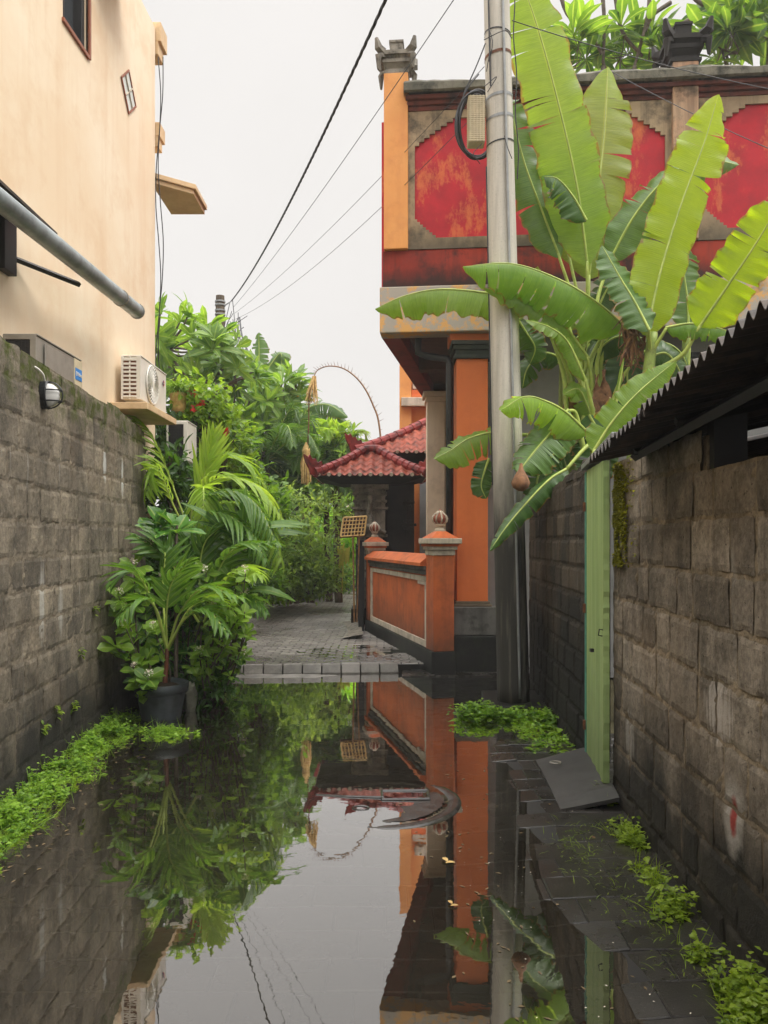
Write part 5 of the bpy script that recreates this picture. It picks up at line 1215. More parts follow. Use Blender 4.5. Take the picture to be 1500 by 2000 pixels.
def bush(name,label,ells,mat,L,W,group=None,cat='bush',n_per=9,stem='bark_d',sticks=True,shape='oval',droop=.3,tonez=True):
    c0=np.mean([e[0] for e in ells],0); t=thing(name,label,cat,(c0[0],c0[1],0),group); g=G(); gs=G()
    for c,r,n in ells:
        c=np.asarray(c); r=np.asarray(r)
        ncl=max(4,n//n_per); pos=[];dd=[];tn=[]
        for k in range(ncl):
            v=nrm(np.random.normal(size=3)); e=c+v*r*random.random()**.33; k0=rnd(.0,1)
            for j in range(n_per):
                pos.append(e+np.random.normal(size=3)*L*.7); dd.append(v*.5+np.random.normal(size=3)*.7+np.array([0,0,.15])); tn.append(np.clip(k0+rnd(-.25,.25),0,1))
            if sticks and k%4==0: gs.tube(spline([(c[0]+rnd(-.1,.1),c[1],max(0,c[2]-r[2]*1.2)),(c+e)/2,e],5),[.02,.016,.012,.01,.006],4)
        g.leaves(pos,dd,np.random.normal(size=(len(pos),3))*.4+np.array([0,0,1]),L*np.random.uniform(.7,1.2,len(pos)),W*np.random.uniform(.8,1.2,len(pos)),droop,.25,3,shape,0,tn)
    build('foliage',g,MT[mat],t)
    if sticks and gs.n: build('stems',gs,MT[stem],t)
    return t
# hibiscus-like shrub with red flowers under the frangipani
hb=bush('hibiscus_shrub','green shrub dotted with red flowers beside the hanging planter',[E(395,800,9.6,55,60,.5,900),E(430,860,10,60,60,.6,900)],'shrub',.11,.06,cat='shrub')
g=G()
for px,py in ((371,764),(386,790),(382,770),(440,842),(378,797),(396,786),(350,772)):
    c=P(px,py,9.15); g=G()
    for k in range(9): g.leaves([c],[np.random.normal(size=3)],[0,0,1],.06,.05,.1,.2,2,'oval')
    build('flower',g,MT['flower_r'],hb)
hp=thing('hanging_planter','small tan hanging planter with grassy fern beside the white air conditioner','planter',P(350,800,9.2)); c=P(348,785,9.2)
g=G(); g.lathe((c[0],c[1],c[2]-.12),[(.07,0),(.09,.05),(.10,.2),(.11,.22)],16); build('basket',g,MT['straw'],hp,smooth=True)
g=G(); n=260; q=np.random.rand(n)*6.28; d=np.c_[np.cos(q),np.sin(q),np.random.uniform(.3,1.6,n)]; g.leaves(c+np.array([0,0,.1])+d*.03,d,(0,0,1),np.random.uniform(.15,.36,n),.012,.8,.2,5,'blade'); n=160; q=np.random.rand(n)*6.28; d=np.c_[np.cos(q)*.6,np.sin(q)*.6,-np.ones(n)]; g.leaves(c+np.array([0,0,-.14])+d*.02,d,(0,0,1),np.random.uniform(.08,.2,n),.012,.1,.2,3,'blade'); build('fern',g,MT['shrub'],hp)

# palms
def frond(pts,nl,Ll,Wl,g,gs,n0=.12,up=(0,0,1),ang=1.0,droop=.35,tone=.5,rad=.012,vee=.25):
    n=40; c=spline(pts,n); tg=nrm(np.gradient(c,axis=0)); up=np.asarray(up,float)
    pos=[];dd=[];uu=[];LL=[];tn=[]
    for i in range(nl):
        t=n0+(1-n0)*i/(nl-1); f=t*(n-1); k=min(int(f),n-2); p=c[k]+(c[k+1]-c[k])*(f-k); T=tg[k]; sd=nrm(np.cross(T,up)); nn=np.cross(sd,T)
        a=ang*(1-.45*t); prof=(.55+.45*math.sin(math.pi*min(1,(t-n0)/(1-n0)*.9+.18)))*(1-.35*t**3)
        for sg in (-1,1):
            v=math.cos(a)*T+math.sin(a)*(sd*sg+nn*vee); pos.append(p); dd.append(nrm(v+np.random.normal(size=3)*.05)); uu.append(nn+sd*sg*.25); LL.append(Ll*prof*rnd(.9,1.05)); tn.append(np.clip(tone+rnd(-.15,.15),0,1))
    g.leaves(pos,dd,uu,LL,Wl,droop,.35,6,'blade',0,tn); gs.tube(c,np.linspace(rad,rad*.25,n),6,1,tone)
def palm(name,label,base,fronds,mat,stems=(),group=None,stemmat='pseudostem',loc=None):
    t=thing(name,label,'palm',base,group)
    for s,r0,r1 in stems:
        g=G(); g.tube(spline(s,16),np.linspace(r0,r1,16),10); build('stem',g,MT[stemmat],t,smooth=True)
    for f in fronds:
        g=G(); m=f.pop('mat',mat); frond(g=g,gs=g,**f); build('frond',g,[MT[m],MT['petiole']],t)
    return t
MT['redstem']=m_plain('reddish_cane',lin(110,62,44),.5,0,.4,9,col2=lin(70,40,32))
bp=P(325,1392,6.55)
pot=thing('plant_pot','dark grey plastic pot standing at the foot of the mossy wall','pot',(P(315,1395,6.5)[0],6.5,0)); pc=(P(315,1395,6.5)[0],6.5)
g=G(); g.lathe((pc[0],pc[1],-.03),[(.155,0),(.165,.05),(.198,.24),(.205,.25),(.222,.252),(.228,.325),(.218,.33),(.205,.30),(.19,.29)],28); build('body',g,MT['pot'],pot,smooth=True)
g=G(); g.lathe((pc[0],pc[1],.25),[(.19,0),(.12,.03),(.03,.045)],20); build('soil',g,MT['soil'],pot,smooth=True)
st=np.array([pc[0]+.03,6.5,.28])
fr=lambda l,Y0,Y1,**k: dict(pts=B(l,Y0,Y1),**k)
palm('areca_palm','young areca palm with reddish cane growing in the dark grey pot',st,[
  fr([(326,1270),(300,1180),(265,1120),(222,1135)],6.5,6.2,nl=9,Ll=.36,Wl=.060,tone=.7,n0=.45,vee=.1),
  fr([(326,1270),(325,1200),(335,1140),(365,1100)],6.5,6.2,nl=9,Ll=.36,Wl=.065,tone=.6,n0=.4,vee=.1),
  fr([(328,1270),(350,1200),(395,1150),(465,1165)],6.5,6.2,nl=10,Ll=.34,Wl=.060,tone=.9,n0=.35,vee=.1),
  fr([(326,1265),(305,1190),(275,1170),(235,1205)],6.4,6.0,nl=8,Ll=.30,Wl=.055,tone=.8,n0=.45,vee=.1),
  fr([(328,1265),(360,1210),(400,1190),(440,1230)],6.4,6.1,nl=8,Ll=.30,Wl=.06,tone=.6,mat='palm_g',n0=.4,vee=.1),
  fr([(330,1265),(370,1190),(420,1170),(470,1215)],6.6,6.4,nl=9,Ll=.32,Wl=.06,tone=.5,mat='palm_y',n0=.4,vee=.1),
  fr([(325,1265),(318,1150),(322,1080),(300,1040)],6.6,6.7,nl=9,Ll=.34,Wl=.06,tone=.4,n0=.45,vee=.1)],'palm_g',
  [([st,P(325,1300,6.5),P(327,1255,6.5)],.022,.016)],stemmat='redstem')
tp=np.array([-1.95,7.9,0])
palm('areca_palm','tall areca palm with one upright bright yellow frond above the shrubs',tp,[
  fr([(375,1040),(388,970),(404,910),(418,850)],7.9,7.9,nl=12,Ll=.50,Wl=.062,tone=.75,mat='palm_y',n0=.35,up=(-.3,-1,.2),ang=.62,droop=.05,vee=.05),
  fr([(378,1040),(395,965),(430,935),(500,950),(548,1010)],7.9,7.6,nl=17,Ll=.56,Wl=.052,tone=.8,mat='palm_y',n0=.3,droop=.6),
  fr([(375,1040),(388,980),(396,952),(398,970),(394,1040)],7.7,7.2,nl=14,Ll=.36,Wl=.045,tone=.8,mat='palm_y',n0=.45,droop=.4,vee=.05),
  fr([(370,1040),(345,970),(310,880),(278,830),(262,850)],8.0,7.9,nl=14,Ll=.46,Wl=.052,tone=.7,mat='palm_y',n0=.3,droop=.6),
  fr([(370,1050),(340,990),(318,935),(300,915),(288,960)],7.9,7.6,nl=14,Ll=.44,Wl=.05,tone=.6,mat='palm_y',n0=.3,droop=.7),
  fr([(380,1050),(420,990),(470,985),(520,1020),(545,1090)],7.8,7.3,nl=16,Ll=.48,Wl=.05,tone=.55,mat='palm_y',n0=.3,droop=.7),
  fr([(378,1050),(400,985),(445,960),(500,985),(540,1060)],7.5,7.1,nl=16,Ll=.46,Wl=.05,tone=.45,mat='palm_g',n0=.3,droop=.7),
  fr([(375,1060),(400,1010),(440,1005),(490,1040),(515,1090)],7.4,7.0,nl=14,Ll=.44,Wl=.05,tone=.6,n0=.3,droop=.6),
  fr([(372,1050),(380,960),(420,900),(470,900),(510,940)],8.1,8.0,nl=15,Ll=.48,Wl=.05,tone=.5,mat='palm_y',n0=.35,droop=.6)],'palm_g',
  [([tp,tp+np.array([.02,0,.9]),P(375,1045,7.9)],.04,.025),([tp+np.array([.18,.0,0]),P(408,1240,7.9),P(378,1050,7.9)],.032,.02)])
tp2=np.array([-1.85,7.3,0])
palm('areca_palm','dark green palm with broad glossy leaflets in front of the mossy wall end',tp2,[
  fr([(390,1210),(365,1152),(325,1090),(268,1050)],7.1,6.6,nl=13,Ll=.36,Wl=.068,tone=.5,n0=.15,droop=.4,up=(-.5,-.6,.7),ang=1.15,vee=.05),
  fr([(400,1210),(420,1130),(460,1070),(530,1060)],7.1,6.7,nl=11,Ll=.40,Wl=.085,tone=.7,n0=.3,droop=.4,vee=.05),
  fr([(395,1210),(390,1120),(400,1060),(430,1030)],7.2,7.1,nl=9,Ll=.40,Wl=.08,tone=.45,n0=.35,droop=.3),
  fr([(398,1215),(430,1150),(470,1110),(505,1120)],6.9,6.5,nl=11,Ll=.34,Wl=.07,tone=.75,n0=.3,droop=.5,mat='palm_y',vee=.05),
  fr([(398,1225),(440,1180),(480,1165),(515,1190)],6.9,6.6,nl=10,Ll=.32,Wl=.065,tone=.5,n0=.3,droop=.5,vee=.05),
  fr([(388,1215),(350,1160),(300,1130),(240,1150)],6.9,6.6,nl=11,Ll=.30,Wl=.06,tone=.5,n0=.2,droop=.5,vee=.05),
  fr([(392,1215),(378,1130),(372,1080),(350,1040)],7.3,7.3,nl=10,Ll=.36,Wl=.07,tone=.4,n0=.3,droop=.3)],'palm_g',
  [([tp2,tp2+np.array([0,0,.4]),P(394,1205,7.1)],.026,.018)])
gl=thing('ginger_plant','clump of long arching blade leaves between the yellow palm and the path',
 'plant',(-1.55,7.6,0)); g=G()
for _ in range(46):
    c=P(rnd(410,500),rnd(1040,1180),rnd(7.2,7.9)); a=rnd(-1.2,1.2); g.leaves([c],[[math.sin(a),-.35,math.cos(a)*.8]],[0,-.6,.8],rnd(.35,.6),rnd(.07,.11),rnd(.3,.8),.2,7,'oval',0,rnd(.1,.95))
build('leaves',g,MT['palm_g'],gl); g=G()
for k in range(9): c=P(rnd(400,440),1150,7.6); g.tube([(c[0]+rnd(-.1,.1),7.6,0),c],[.014,.010],5)
build('stem_cluster',g,MT['petiole'],gl)
# broad leaved sapling
bl=thing('broadleaf_sapling','sapling with big oval glossy leaves beside the left block wall','plant',(-1.95,7.0,0)); g=G(); gs=G()
gs.tube(spline([(-1.9,7.0,0),P(345,1180,7.0),P(344,1075,6.9),P(346,1020,6.9)],14),np.linspace(.022,.012,14),7)
for c,n in ((P(345,1035,6.9),9),(P(318,1025,6.9),7),(P(300,1040,6.85),6)): rosette(g,c,(0.05,-.35,.9),n,.26,.12,0,.25,(.3,.8))
gs.tube(spline([P(344,1075,6.9),P(330,1050,6.9),P(318,1030,6.9)],8),.008,5); gs.tube(spline([P(344,1085,6.9),P(318,1065,6.88),P(300,1045,6.85)],8),.008,5)
build('stem',gs,MT['bark'],bl,smooth=True); build('leaves',g,MT['broad'],bl)
# ixora / shrubs with leaf clusters and white flower heads
def cluster_shrub(label,base,ends,mat='shrub',L=.13,W=.075,fl=.5,fm='flower_w'):
    t=thing('flowering_shrub',label,'shrub',base,'flowering shrubs by the left wall'); gs=G(); g=G(); gf=G(); base=np.asarray(base,float)
    for i,e in enumerate(ends):
        e=np.asarray(e,float); m=(base+e)/2+np.random.normal(size=3)*.08; gs.tube(spline([base+np.random.normal(size=3)*.03,m,e],10),np.linspace(.012,.005,10),5)
        d=nrm(np.array([rnd(-.4,.4),-.5+rnd(-.3,.3),.8]))
        rosette(g,e,d,random.randint(5,8),L*rnd(.8,1.2),W*rnd(.85,1.15),0,.2,(.2,.95),(.7,1.4))
        for q in (.55,.75,.88):
            p=base*(1-q)+e*q+(m-(base+e)/2)*4*q*(1-q)*.5; rosette(g,p,d,3,L*.8,W*.85,0,.25,(.0,.7),(.9,1.4))
        if random.random()<fl:
            gf=G(); c=e+d*.05; n=26; v=nrm(np.random.normal(size=(n,3))+d*.8); gf.leaves(c+v*.01,v,(0,0,1),.03,.008,.1,.2,2,'blade'); gf.leaves(c+v*.032,np.random.normal(size=(n,3)),(0,0,1),.012,.010,.1,.2,2,'oval'); build('flower_head',gf,MT[fm],t)
    build('stems',gs,MT['bark'],t); build('leaves',g,MT[mat],t)
    return t
E1=[P(px,py,Y) for px,py,Y in ((232,1165,6.5),(245,1225,6.4),(228,1260,6.3),(268,1310,6.3),(262,1105,6.6),(285,1285,6.35),(300,1230,6.5),(240,1190,6.6),(275,1340,6.3),(282,1150,6.7),(290,1325,6.2))]
cluster_shrub('thin stemmed shrub with white flower heads left of the dark grey pot',(-2.05,6.65,0),E1,'shrub',.17,.10,.6)
E2=[P(rnd(400,485),rnd(1110,1290),rnd(6.7,7.6)) for _ in range(34)]+[P(px,py,6.35) for px,py in ((480,1120),(448,1180),(478,1195),(465,1210),(440,1260),(400,1265),(375,1300),(390,1280),(480,1240))]
cluster_shrub('bushy shrub with white flower heads spilling towards the brick path',(-1.62,7.25,0),E2,'shrub',.13,.07,.3)
E3=[P(rnd(255,420),rnd(1090,1330),rnd(6.9,7.7)) for _ in range(46)]
cluster_shrub('dense dark shrub behind the pot and the palm canes',(-1.95,7.4,0),E3,'broad',.15,.07,.05)
bush('fern_bush','dark tangle of foliage hiding the end of the left block wall',[E(350,1120,8.0,70,90,.35,1500),E(430,1100,8.3,60,80,.4,1300),E(360,1250,7.9,60,70,.3,900),E(330,950,8.4,45,70,.3,700),E(318,860,9.3,34,60,.35,800)],'darkleaf',.14,.05)
bush('creeper_bush','low dark creeper between the pot and the kerb',[E(415,1340,7.0,30,22,.25,500),E(400,1300,7.4,40,30,.3,600)],'darkleaf',.09,.035,cat='creeper')
g=G()
for k in range(60):
    pass
g=G(); c=P(373,1345,6.75); m=14; A=np.zeros((m,m,3))
for i in range(m):
    for k in range(m):
        a=6.283*i/(m-1); b=-1.57+3.14*k/(m-1); v=np.array([math.cos(a)*math.cos(b),math.sin(a)*math.cos(b),math.sin(b)]); A[i,k]=np.array([c[0],c[1],.10])+v*np.array([.055,.06,.15])*(1+.25*fn(v[0]*2,v[1]*2,v[2]*2))
A[-1]=A[0]; tag(build('rock',g.grid(A),MT['rock'],smooth=False),'pale upright rock beside the dark grey pot','rock')

# background greenery down the path
def bananafar(label,base,leaves_,mat='banana_d'):
    t=thing('banana_plant',label,'plant',base,'far banana plants'); g=G(); 
    top=np.asarray(leaves_[0][0]); g.tube(spline([base,(np.asarray(base)+top)/2,top],10),np.linspace(.09,.04,10),9); build('pseudostem',g,MT['bark_d'],t,smooth=True)
    for i,l in enumerate(leaves_): banana_leaf(l,rnd(.28,.38),(rnd(-.3,.3),-.8,.5),MT[mat],t,(.6,.6),(.2,.3,.4,.5,.6,.7,.8,.88),.02,None,seed=100+i,tone=rnd(.3,.9))
    return t
bananafar('far banana plant with a tattered upright leaf above the frangipani crowns',(P(505,900,19.5)[0],19.5,0),[B([(505,745),(506,700),(505,650)],19.5,19.5),B([(505,745),(530,710),(548,690),(550,720)],19.5,19.5),B([(503,745),(480,720),(462,725)],19.5,19)])
bananafar('far banana plant with a ragged leaf pointing towards the gate roof',(P(590,900,20)[0],20,0),[B([(590,850),(610,812),(650,812),(690,835)],20,19.5),B([(592,850),(620,835),(650,850),(672,880)],20,19.5),B([(588,850),(570,820),(540,830)],20,19.5),B([(590,850),(600,800),(640,790),(680,815)],20,19.5)])
def farpalm(label,px,py,Y,n,Lf,mat='palm_g',tr=.10,stem='bark_d',tone=.4):
    c=P(px,py,Y); fs=[]
    for i in range(n):
        a=i*2.4+rnd(-.3,.3); el=rnd(.3,1.2); d=np.array([math.cos(a)*math.cos(el),math.sin(a)*math.cos(el),math.sin(el)]); L_=Lf*rnd(.8,1.15)
        p=[c,c+d*L_*.45,c+d*L_*.8-np.array([0,0,L_*.12]),c+d*L_*1.0-np.array([0,0,L_*.45])]; fs.append(dict(pts=p,nl=26,Ll=Lf*.36,Wl=.05,tone=np.clip(tone+rnd(-.25,.25),0,1),n0=.1,droop=.5,rad=.02))
    return palm('palm_tree',label,(c[0],Y,0),fs,mat,[([(c[0]+.08,Y,0),(c[0]+.03,Y,c[2]*.5),c],tr*1.2,tr)],'far palms along the path',stem)
farpalm('far palm with brown trunk at the bend of the path',637,985,17.8,15,1.5,'palm_g',.07,'bark_d',.35)
farpalm('dark far palm left of the straw tassel',575,960,17.4,14,1.5,'palm_g',.08,'bark_d',.25)
farpalm('grey green far palm with drooping fronds behind the tassel',600,940,17.4,17,1.5,'palm_g',.08,'bark_d',.75)
farpalm('low far palm arching over the left bend of the path',555,1000,17,15,1.3,'palm_g',.08,'bark_d',.6)
farpalm('far yellow green palm beside the left ornament of the gate roof',655,880,17.5,12,1.0,'palm_y',.08,'bark_d',.75)
farpalm('drooping far palm above the dark bend of the path',520,900,17,14,1.7,'palm_g',.07,'bark_d',.3)
tree('frangipani_tree','small far frangipani with pale flowers behind the straw tassel and gate roof','tree',(P(660,1100,18)[0],18,0),P(665,920,18),[E(670,870,17.5,42,30,.6,22),E(690,900,17,30,24,.5,12),E(690,985,16.5,26,24,.5,10)],'frangi','bark_d',.32,.09,10,.05,'frangipani trees',flowers=(.35,'flower_w'))
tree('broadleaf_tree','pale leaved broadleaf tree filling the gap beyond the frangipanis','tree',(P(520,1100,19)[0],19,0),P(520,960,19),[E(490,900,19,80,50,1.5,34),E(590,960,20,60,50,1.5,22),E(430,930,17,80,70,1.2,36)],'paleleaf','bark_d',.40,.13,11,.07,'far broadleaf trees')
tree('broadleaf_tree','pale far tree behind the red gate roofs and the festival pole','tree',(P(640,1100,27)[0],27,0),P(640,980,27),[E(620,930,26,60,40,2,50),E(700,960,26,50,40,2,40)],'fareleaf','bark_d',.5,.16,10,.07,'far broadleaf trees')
bush('hedge_bush','bright yellow green hedge closing the end of the path',[E(665,1075,23,60,70,1.0,2600),E(600,1060,24,50,80,1.0,2200),E(690,1040,22,30,60,.8,1200),E(720,1080,24,60,70,1.0,1600)],'fareleaf',.20,.10,cat='hedge',sticks=False)
bush('shade_bush','bushes under the far palms at the left of the path bend',[E(550,1090,18,50,70,1.2,1500),E(480,1080,15,70,90,1.2,2200)],'midleaf',.20,.08)
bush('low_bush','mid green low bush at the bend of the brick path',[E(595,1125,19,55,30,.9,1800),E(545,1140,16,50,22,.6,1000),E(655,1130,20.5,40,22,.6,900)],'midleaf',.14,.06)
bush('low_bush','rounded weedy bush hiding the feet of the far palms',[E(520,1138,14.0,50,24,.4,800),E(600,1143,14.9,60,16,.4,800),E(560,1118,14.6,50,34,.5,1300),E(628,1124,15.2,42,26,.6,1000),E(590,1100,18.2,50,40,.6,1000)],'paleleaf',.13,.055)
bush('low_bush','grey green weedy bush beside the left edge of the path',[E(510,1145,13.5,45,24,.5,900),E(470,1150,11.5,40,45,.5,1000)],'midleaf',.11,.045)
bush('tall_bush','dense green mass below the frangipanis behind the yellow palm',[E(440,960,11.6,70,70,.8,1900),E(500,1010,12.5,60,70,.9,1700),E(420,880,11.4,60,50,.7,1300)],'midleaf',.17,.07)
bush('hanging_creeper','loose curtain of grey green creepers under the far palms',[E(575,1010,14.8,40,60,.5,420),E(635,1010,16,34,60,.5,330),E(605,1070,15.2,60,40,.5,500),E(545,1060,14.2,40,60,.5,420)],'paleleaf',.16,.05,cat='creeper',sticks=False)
# yellow hanging flags by the path
g=G(); c=P(672,1075,15)
for i in range(14): a=c+np.array([rnd(-.12,.12),rnd(-.05,.05),rnd(-.05,.1)]); g.leaves([a],[[rnd(-.1,.1),0,-1]],[0,-1,0],rnd(.15,.35),.03,.05,.1,3,'strip')
MT['yelf']=m_plain('yellow_ribbon',lin(190,180,70),.7); g.tube([P(672,1060,15),P(668,1155,15)],.012,5); tag(build('ribbon_pole',g,MT['yelf']),'yellow ribbons hanging on a thin stick left of the lattice tray','ribbons')
# pale far house roof
g=G(); c=P(575,862,34); g.add([c+np.array([-2,0,-.4]),c+np.array([2.2,0,-.4]),c+np.array([2.0,3,.35]),c+np.array([-1.8,3,.35]),c+np.array([-2,6,-.4]),c+np.array([2.2,6,-.4])],[(0,1,2,3),(3,2,5,4)]); g.box((c[0]-1.9,34.3,0),(c[0]+2.0,39.5,c[2]-.42)); tag(build('far_house',g,m_plain('pale_blue_grey',lin(170,182,184),.6)),'pale grey far house roof showing between the trees','house')

# ------------------------------------------------------------------ weeds, litter
def weeds(name,label,pts,mat,L,W,hmax,seed,dens=1.0):
    g=G(); pos=[];dd=[];tn=[]
    for (x,y_,h) in pts:
        n=random.randint(5,9); k=rnd(0,1); top=np.array([x,y_,-.02]); ln=np.array([rnd(-.3,.3),rnd(-.3,.3),1]); 
        for j in range(n):
            q=(j+1)/n; pos.append(top+ln*h*q+np.random.normal(size=3)*.006); a=rnd(0,6.28); dd.append((math.cos(a),math.sin(a),rnd(-.1,.6))); tn.append(np.clip(k+rnd(-.2,.2)+.15*q,0,1))
    n=len(pos); g.leaves(pos,dd,np.random.normal(size=(n,3))*.3+np.array([0,0,1]),L*np.random.uniform(.6,1.3,n)*(q_:=np.random.choice([1,1,1,1,1,1,1.6],n)),W*np.random.uniform(.6,1.3,n)*q_,.25,.2,2,'oval',0,tn)
    m_=int(len(pts)*.35); pp=np.array([pts[random.randrange(len(pts))] for _ in range(m_)]); pp[:,2]=-.01; dd2=np.random.normal(size=(m_,3))*np.array([.5,.5,.2])+np.array([0,0,.8])
    g.leaves(pp,dd2,np.random.normal(size=(m_,3)),np.random.uniform(.05,.15,m_),.005,.5,.2,5,'blade',0,np.random.uniform(.3,1,m_))
    return tag(build(name,g,MT[mat]),label,'weeds',kind='stuff')
pts=[]
for i in range(3000):
    Y=rnd(3.2,6.5); w=.34+.10*fn(Y*1.7,0,2)+.05*fn(Y*6,1,2); x0=lx(Y)+.02; u=random.random(); x=x0+u*w
    if Y>5.6: x0+=.08
    h=(.02+.13*max(0,fn(x*4.5,Y*4.5,1)+.15)**1.2)*(1-u**2*.75)*(1.3 if Y<6 else .9)+(.06 if random.random()<.08 else 0)
    if fn(x*5,Y*5,4)<-.20 or (u>.6 and random.random()<.5): continue
    pts.append((x,Y,h))
for c_,n_,r_ in ((( -1.66,5.9),90,.10),((-1.75,6.05),80,.09)):
    for i in range(n_): pts.append((c_[0]+random.gauss(0,r_),c_[1]+random.gauss(0,r_*.7),rnd(.02,.05)))
weeds('weed_strip','bright green weeds growing along the foot of the left block wall',pts,'weed',.026,.018,.2,1)
pts=[]
for i in range(1900):
    Y=rnd(2.2,4.5); w=.12+.07*fn(Y*2.1,0,5)+.03*(Y<3.2); u=random.random(); x=rx(Y)-.03-u*w*(.5+.5*min(1,(4.5-Y)/.6))
    if fn(x*6,Y*4,14)<.02 or (u>.65 and random.random()<.5): continue
    pts.append((x,Y,(.03+.15*max(0,fn(x*4,Y*4,11)+.25))*(1-.6*u*u)+(.05 if random.random()<.08 else 0)))
weeds('weed_strip','yellow green weeds along the foot of the right block wall',pts,'weed_y',.024,.017,.2,2)
pts=[]
for i in range(330):
    c_=random.choice([(1.0,3.9),(.95,3.55),(1.0,3.3),(.98,3.1),(1.06,2.75),(.92,3.75)]); pts.append((c_[0]+random.gauss(0,.07),c_[1]+random.gauss(0,.11),rnd(.015,.05)))
g=G(); p3=np.array(pts); n=len(p3); d=np.random.normal(size=(n,3)); d[:,2]=abs(d[:,2])*.5+.15; p3[:,2]=.012; g.leaves(p3,d,(0,0,1),np.random.uniform(.02,.06,n),.004,.5,.2,4,'blade')
tag(build('grass_sprigs',g,MT['weed_y']),'sparse grass sprigs on the wet pavers beside the right weeds','grass',kind='stuff')
pts=[]
for i in range(200): pts.append((.80+random.gauss(0,.07),6.45+random.gauss(0,.07),rnd(.03,.15)))
for i in range(230): pts.append((rnd(.95,1.42),6.45+random.gauss(0,.06),rnd(.02,.10)))
for i in range(150): 
    y_=rnd(5.4,6.3); pts.append((rnd(1.05,rx(y_)-.03),y_,rnd(.01,.04)))
weeds('weed_clump','leafy green weeds around the footing of the concrete pole',pts,'weed',.042,.030,.2,3)
# tufts rooted in the wall joints
pts=[]
g=G()
for Y,z in ((5.75,.66),(5.25,.34),(5.6,.30),(6.1,.95),(5.0,.28),(6.6,.55)):
    n=16; c=np.array([lx(Y)+.012,Y,z]); g.leaves(c+np.random.normal(size=(n,3))*.02*np.array([.3,1,1]),np.random.normal(size=(n,3))+np.array([1.2,0,.2]),(0,0,1),.04,.022,.3,.2,3,'oval')
tag(build('wall_weeds',g,MT['weed_y']),'small weed tufts rooted in the joints of the left block wall','weeds',kind='stuff')
# pale grit and petals on the wet paving
g=G(); n=46
xs=np.random.uniform(.35,1.1,n); ys=np.random.uniform(2.3,4.4,n); pos=np.c_[xs,ys,np.array([max(.0,paver_h(a,b))+.006 for a,b in zip(xs,ys)])]
d=np.random.normal(size=(n,3)); d[:,2]*=.1; g.leaves(pos,d,(0,0,1),np.random.uniform(.004,.010,n),.005,.05,.1,2,'oval'); tag(build('grit',g,MT['flower_w']),'pale grit and petals scattered on the wet dark pavers','litter',kind='stuff')
g=G(); pos=[]
for i in range(260):
    q=random.random()
    if q<.45: Y=rnd(3.2,6.6); pos.append((lx(Y)+.36+abs(random.gauss(0,.10)),Y,.002))
    elif q<.7: x=rnd(-1.6,.2); pos.append((x,8.3-abs(random.gauss(0,.25)),.002))
    else: Y=rnd(2.3,5.2); x=.45+random.gauss(0,.16); pos.append((x,Y,max(.002,paver_h(x,Y)+.003)))
pos=np.array(pos); d=np.random.normal(size=(len(pos),3)); d[:,2]*=.05; g.leaves(pos,d,(0,0,1),np.random.uniform(.008,.035,len(pos)),np.random.uniform(.006,.014,len(pos)),.05,.15,2,'oval')
MT['litter']=m_plain('brown_litter',lin(120,100,66),.7,0,.5,30,col2=lin(66,56,36))
tag(build('leaf_litter',g,MT['litter']),'tiny brown leaf litter floating along the edges of the flooded lane','litter',kind='stuff')
for k,(px,py,s,lab,mt) in enumerate(((870,1688,.05,'small pale fallen leaf floating by the manhole','straw'),(880,1772,.035,'small tan leaf floating on the dark water','straw'),(1160,1645,.05,'curled brown leaf on the wet pavers near the ramp','dry'),(712,1196,.12,'yellow fallen leaf on the brick path by the threshold','flower_y'),(700,1203,.14,'brown fallen leaf on the brick path by the threshold','dry'))):
    Y=2250/(py-1055.) if py>1300 else 1.42*1500/(py-1055.); c=P(px,py,Y); c[2]=c[2]+.006; g=G(); g.leaves([c,c+np.array([s*.2,.01,.003])],[[1,.3,.05],[-.4,1,.1]],(0,0,1),s,s*.5,.1,.3,4,'oval'); tag(build('fallen_leaf',g,MT[mt]),lab,'leaf')

n=N('thin_haze'); vol=n.nd('ShaderNodeVolumePrincipled',{'Color':(.93,.93,.92,1),'Density':.0022,'Anisotropy':.2}); n.t.links.new(vol.outputs[0],n.out.inputs['Volume'])
g=G(); g.box((-60,-20,-1.2),(60,70,9.6)); hz_=build('haze',g,n.m); tag(hz_,'thin pale damp haze filling the whole lane','haze',kind='stuff')
# ------------------------------------------------------------------ sky, sun, camera
w=bpy.data.worlds.new('World'); S.world=w; w.use_nodes=True; nt=w.node_tree; nt.nodes.clear()
nd=lambda t:nt.nodes.new(t)
SUN_EL,SUN_AZ=math.radians(58),math.radians(112)   # azimuth clockwise from +Y
sky=nd('ShaderNodeTexSky'); sky.sky_type='NISHITA'; sky.sun_disc=False; sky.sun_elevation=SUN_EL; sky.sun_rotation=SUN_AZ; sky.air_density=1.0; sky.dust_density=4
tc=nd('ShaderNodeTexCoord'); sx=nd('ShaderNodeSeparateXYZ'); nt.links.new(tc.outputs['Generated'],sx.inputs[0])
rp=nd('ShaderNodeValToRGB'); nt.links.new(sx.outputs[2],rp.inputs[0]); cr=rp.color_ramp
cr.elements[0].position=0.0; cr.elements[0].color=(.205,.198,.191,1); cr.elements[1].position=.585; cr.elements[1].color=(.212,.2045,.197,1)
e=cr.elements.new(.76); e.color=(1,.985,.97,1)
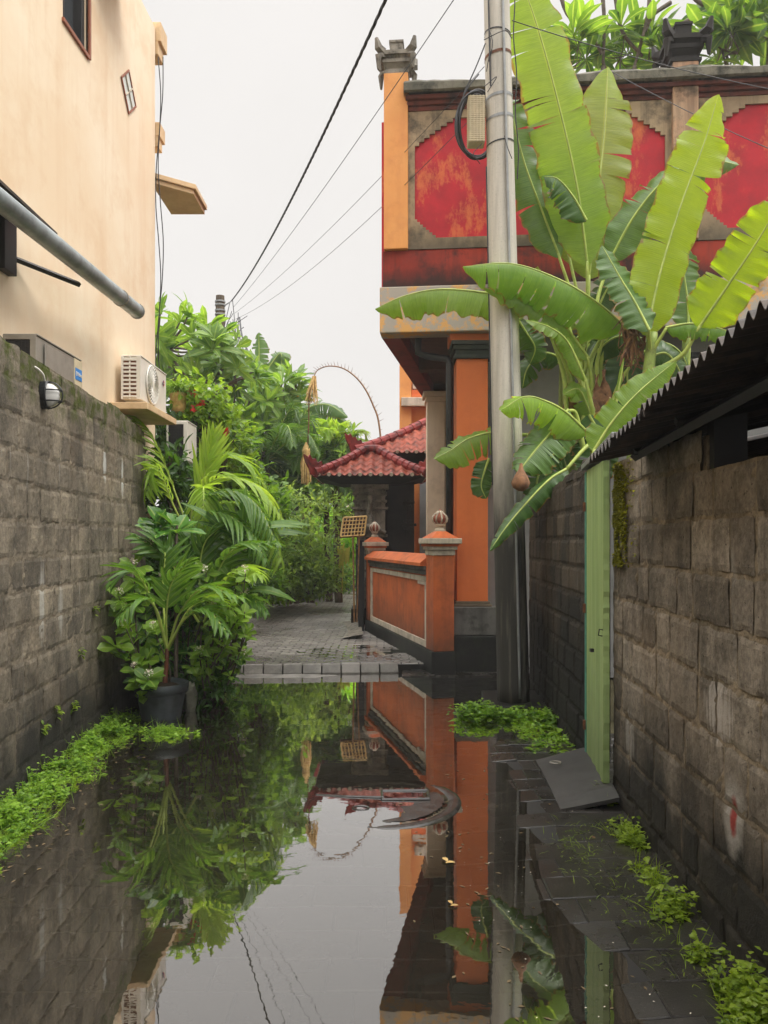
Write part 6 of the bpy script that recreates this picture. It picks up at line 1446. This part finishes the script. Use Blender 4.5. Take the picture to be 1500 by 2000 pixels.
ns=nd('ShaderNodeTexNoise'); ns.inputs['Scale'].default_value=2.4; ns.inputs['Detail'].default_value=3; nt.links.new(tc.outputs['Generated'],ns.inputs['Vector'])
mr=nd('ShaderNodeMapRange'); nt.links.new(ns.outputs['Fac'],mr.inputs[0]); mr.inputs[3].default_value=30.5; mr.inputs[4].default_value=36.0
vm=nd('ShaderNodeVectorMath'); vm.operation='SCALE'; nt.links.new(rp.outputs[0],vm.inputs[0]); nt.links.new(mr.outputs[0],vm.inputs['Scale'])
v2=nd('ShaderNodeVectorMath'); v2.operation='SCALE'; nt.links.new(sky.outputs[0],v2.inputs[0]); v2.inputs['Scale'].default_value=.05
ad=nd('ShaderNodeVectorMath'); ad.operation='ADD'; nt.links.new(vm.outputs[0],ad.inputs[0]); nt.links.new(v2.outputs[0],ad.inputs[1])
bg=nd('ShaderNodeBackground'); bg.inputs['Strength'].default_value=.1; nt.links.new(ad.outputs[0],bg.inputs['Color']); ow=nd('ShaderNodeOutputWorld'); nt.links.new(bg.outputs[0],ow.inputs['Surface'])
sl=bpy.data.lights.new('sun','SUN'); sl.energy=1.5; sl.angle=math.radians(25); sl.color=(1,.95,.87); so=bpy.data.objects.new('sun',sl); COL.objects.link(so)
sd=Vector((math.sin(SUN_AZ)*math.cos(SUN_EL),math.cos(SUN_AZ)*math.cos(SUN_EL),math.sin(SUN_EL))); so.rotation_euler=sd.to_track_quat('Z','Y').to_euler(); so.location=sd*30
cam=bpy.data.cameras.new('camera'); cam.sensor_fit='HORIZONTAL'; cam.sensor_width=36; cam.lens=36; cam.shift_y=55/1500; cam.clip_start=.05; cam.clip_end=1000
co=bpy.data.objects.new('camera',cam); COL.objects.link(co); co.location=(0,0,CAMH); co.rotation_euler=(math.pi/2,0,0); S.camera=co
S.view_settings.view_transform='Standard'; S.view_settings.look='None'; S.view_settings.gamma=1; S.view_settings.exposure=.35; S.view_settings.use_curve_mapping=False
S.cycles.use_denoising=True; S.cycles.max_bounces=8; S.cycles.transparent_max_bounces=12; S.cycles.caustics_reflective=False; S.cycles.caustics_refractive=False; S.cycles.sample_clamp_indirect=6
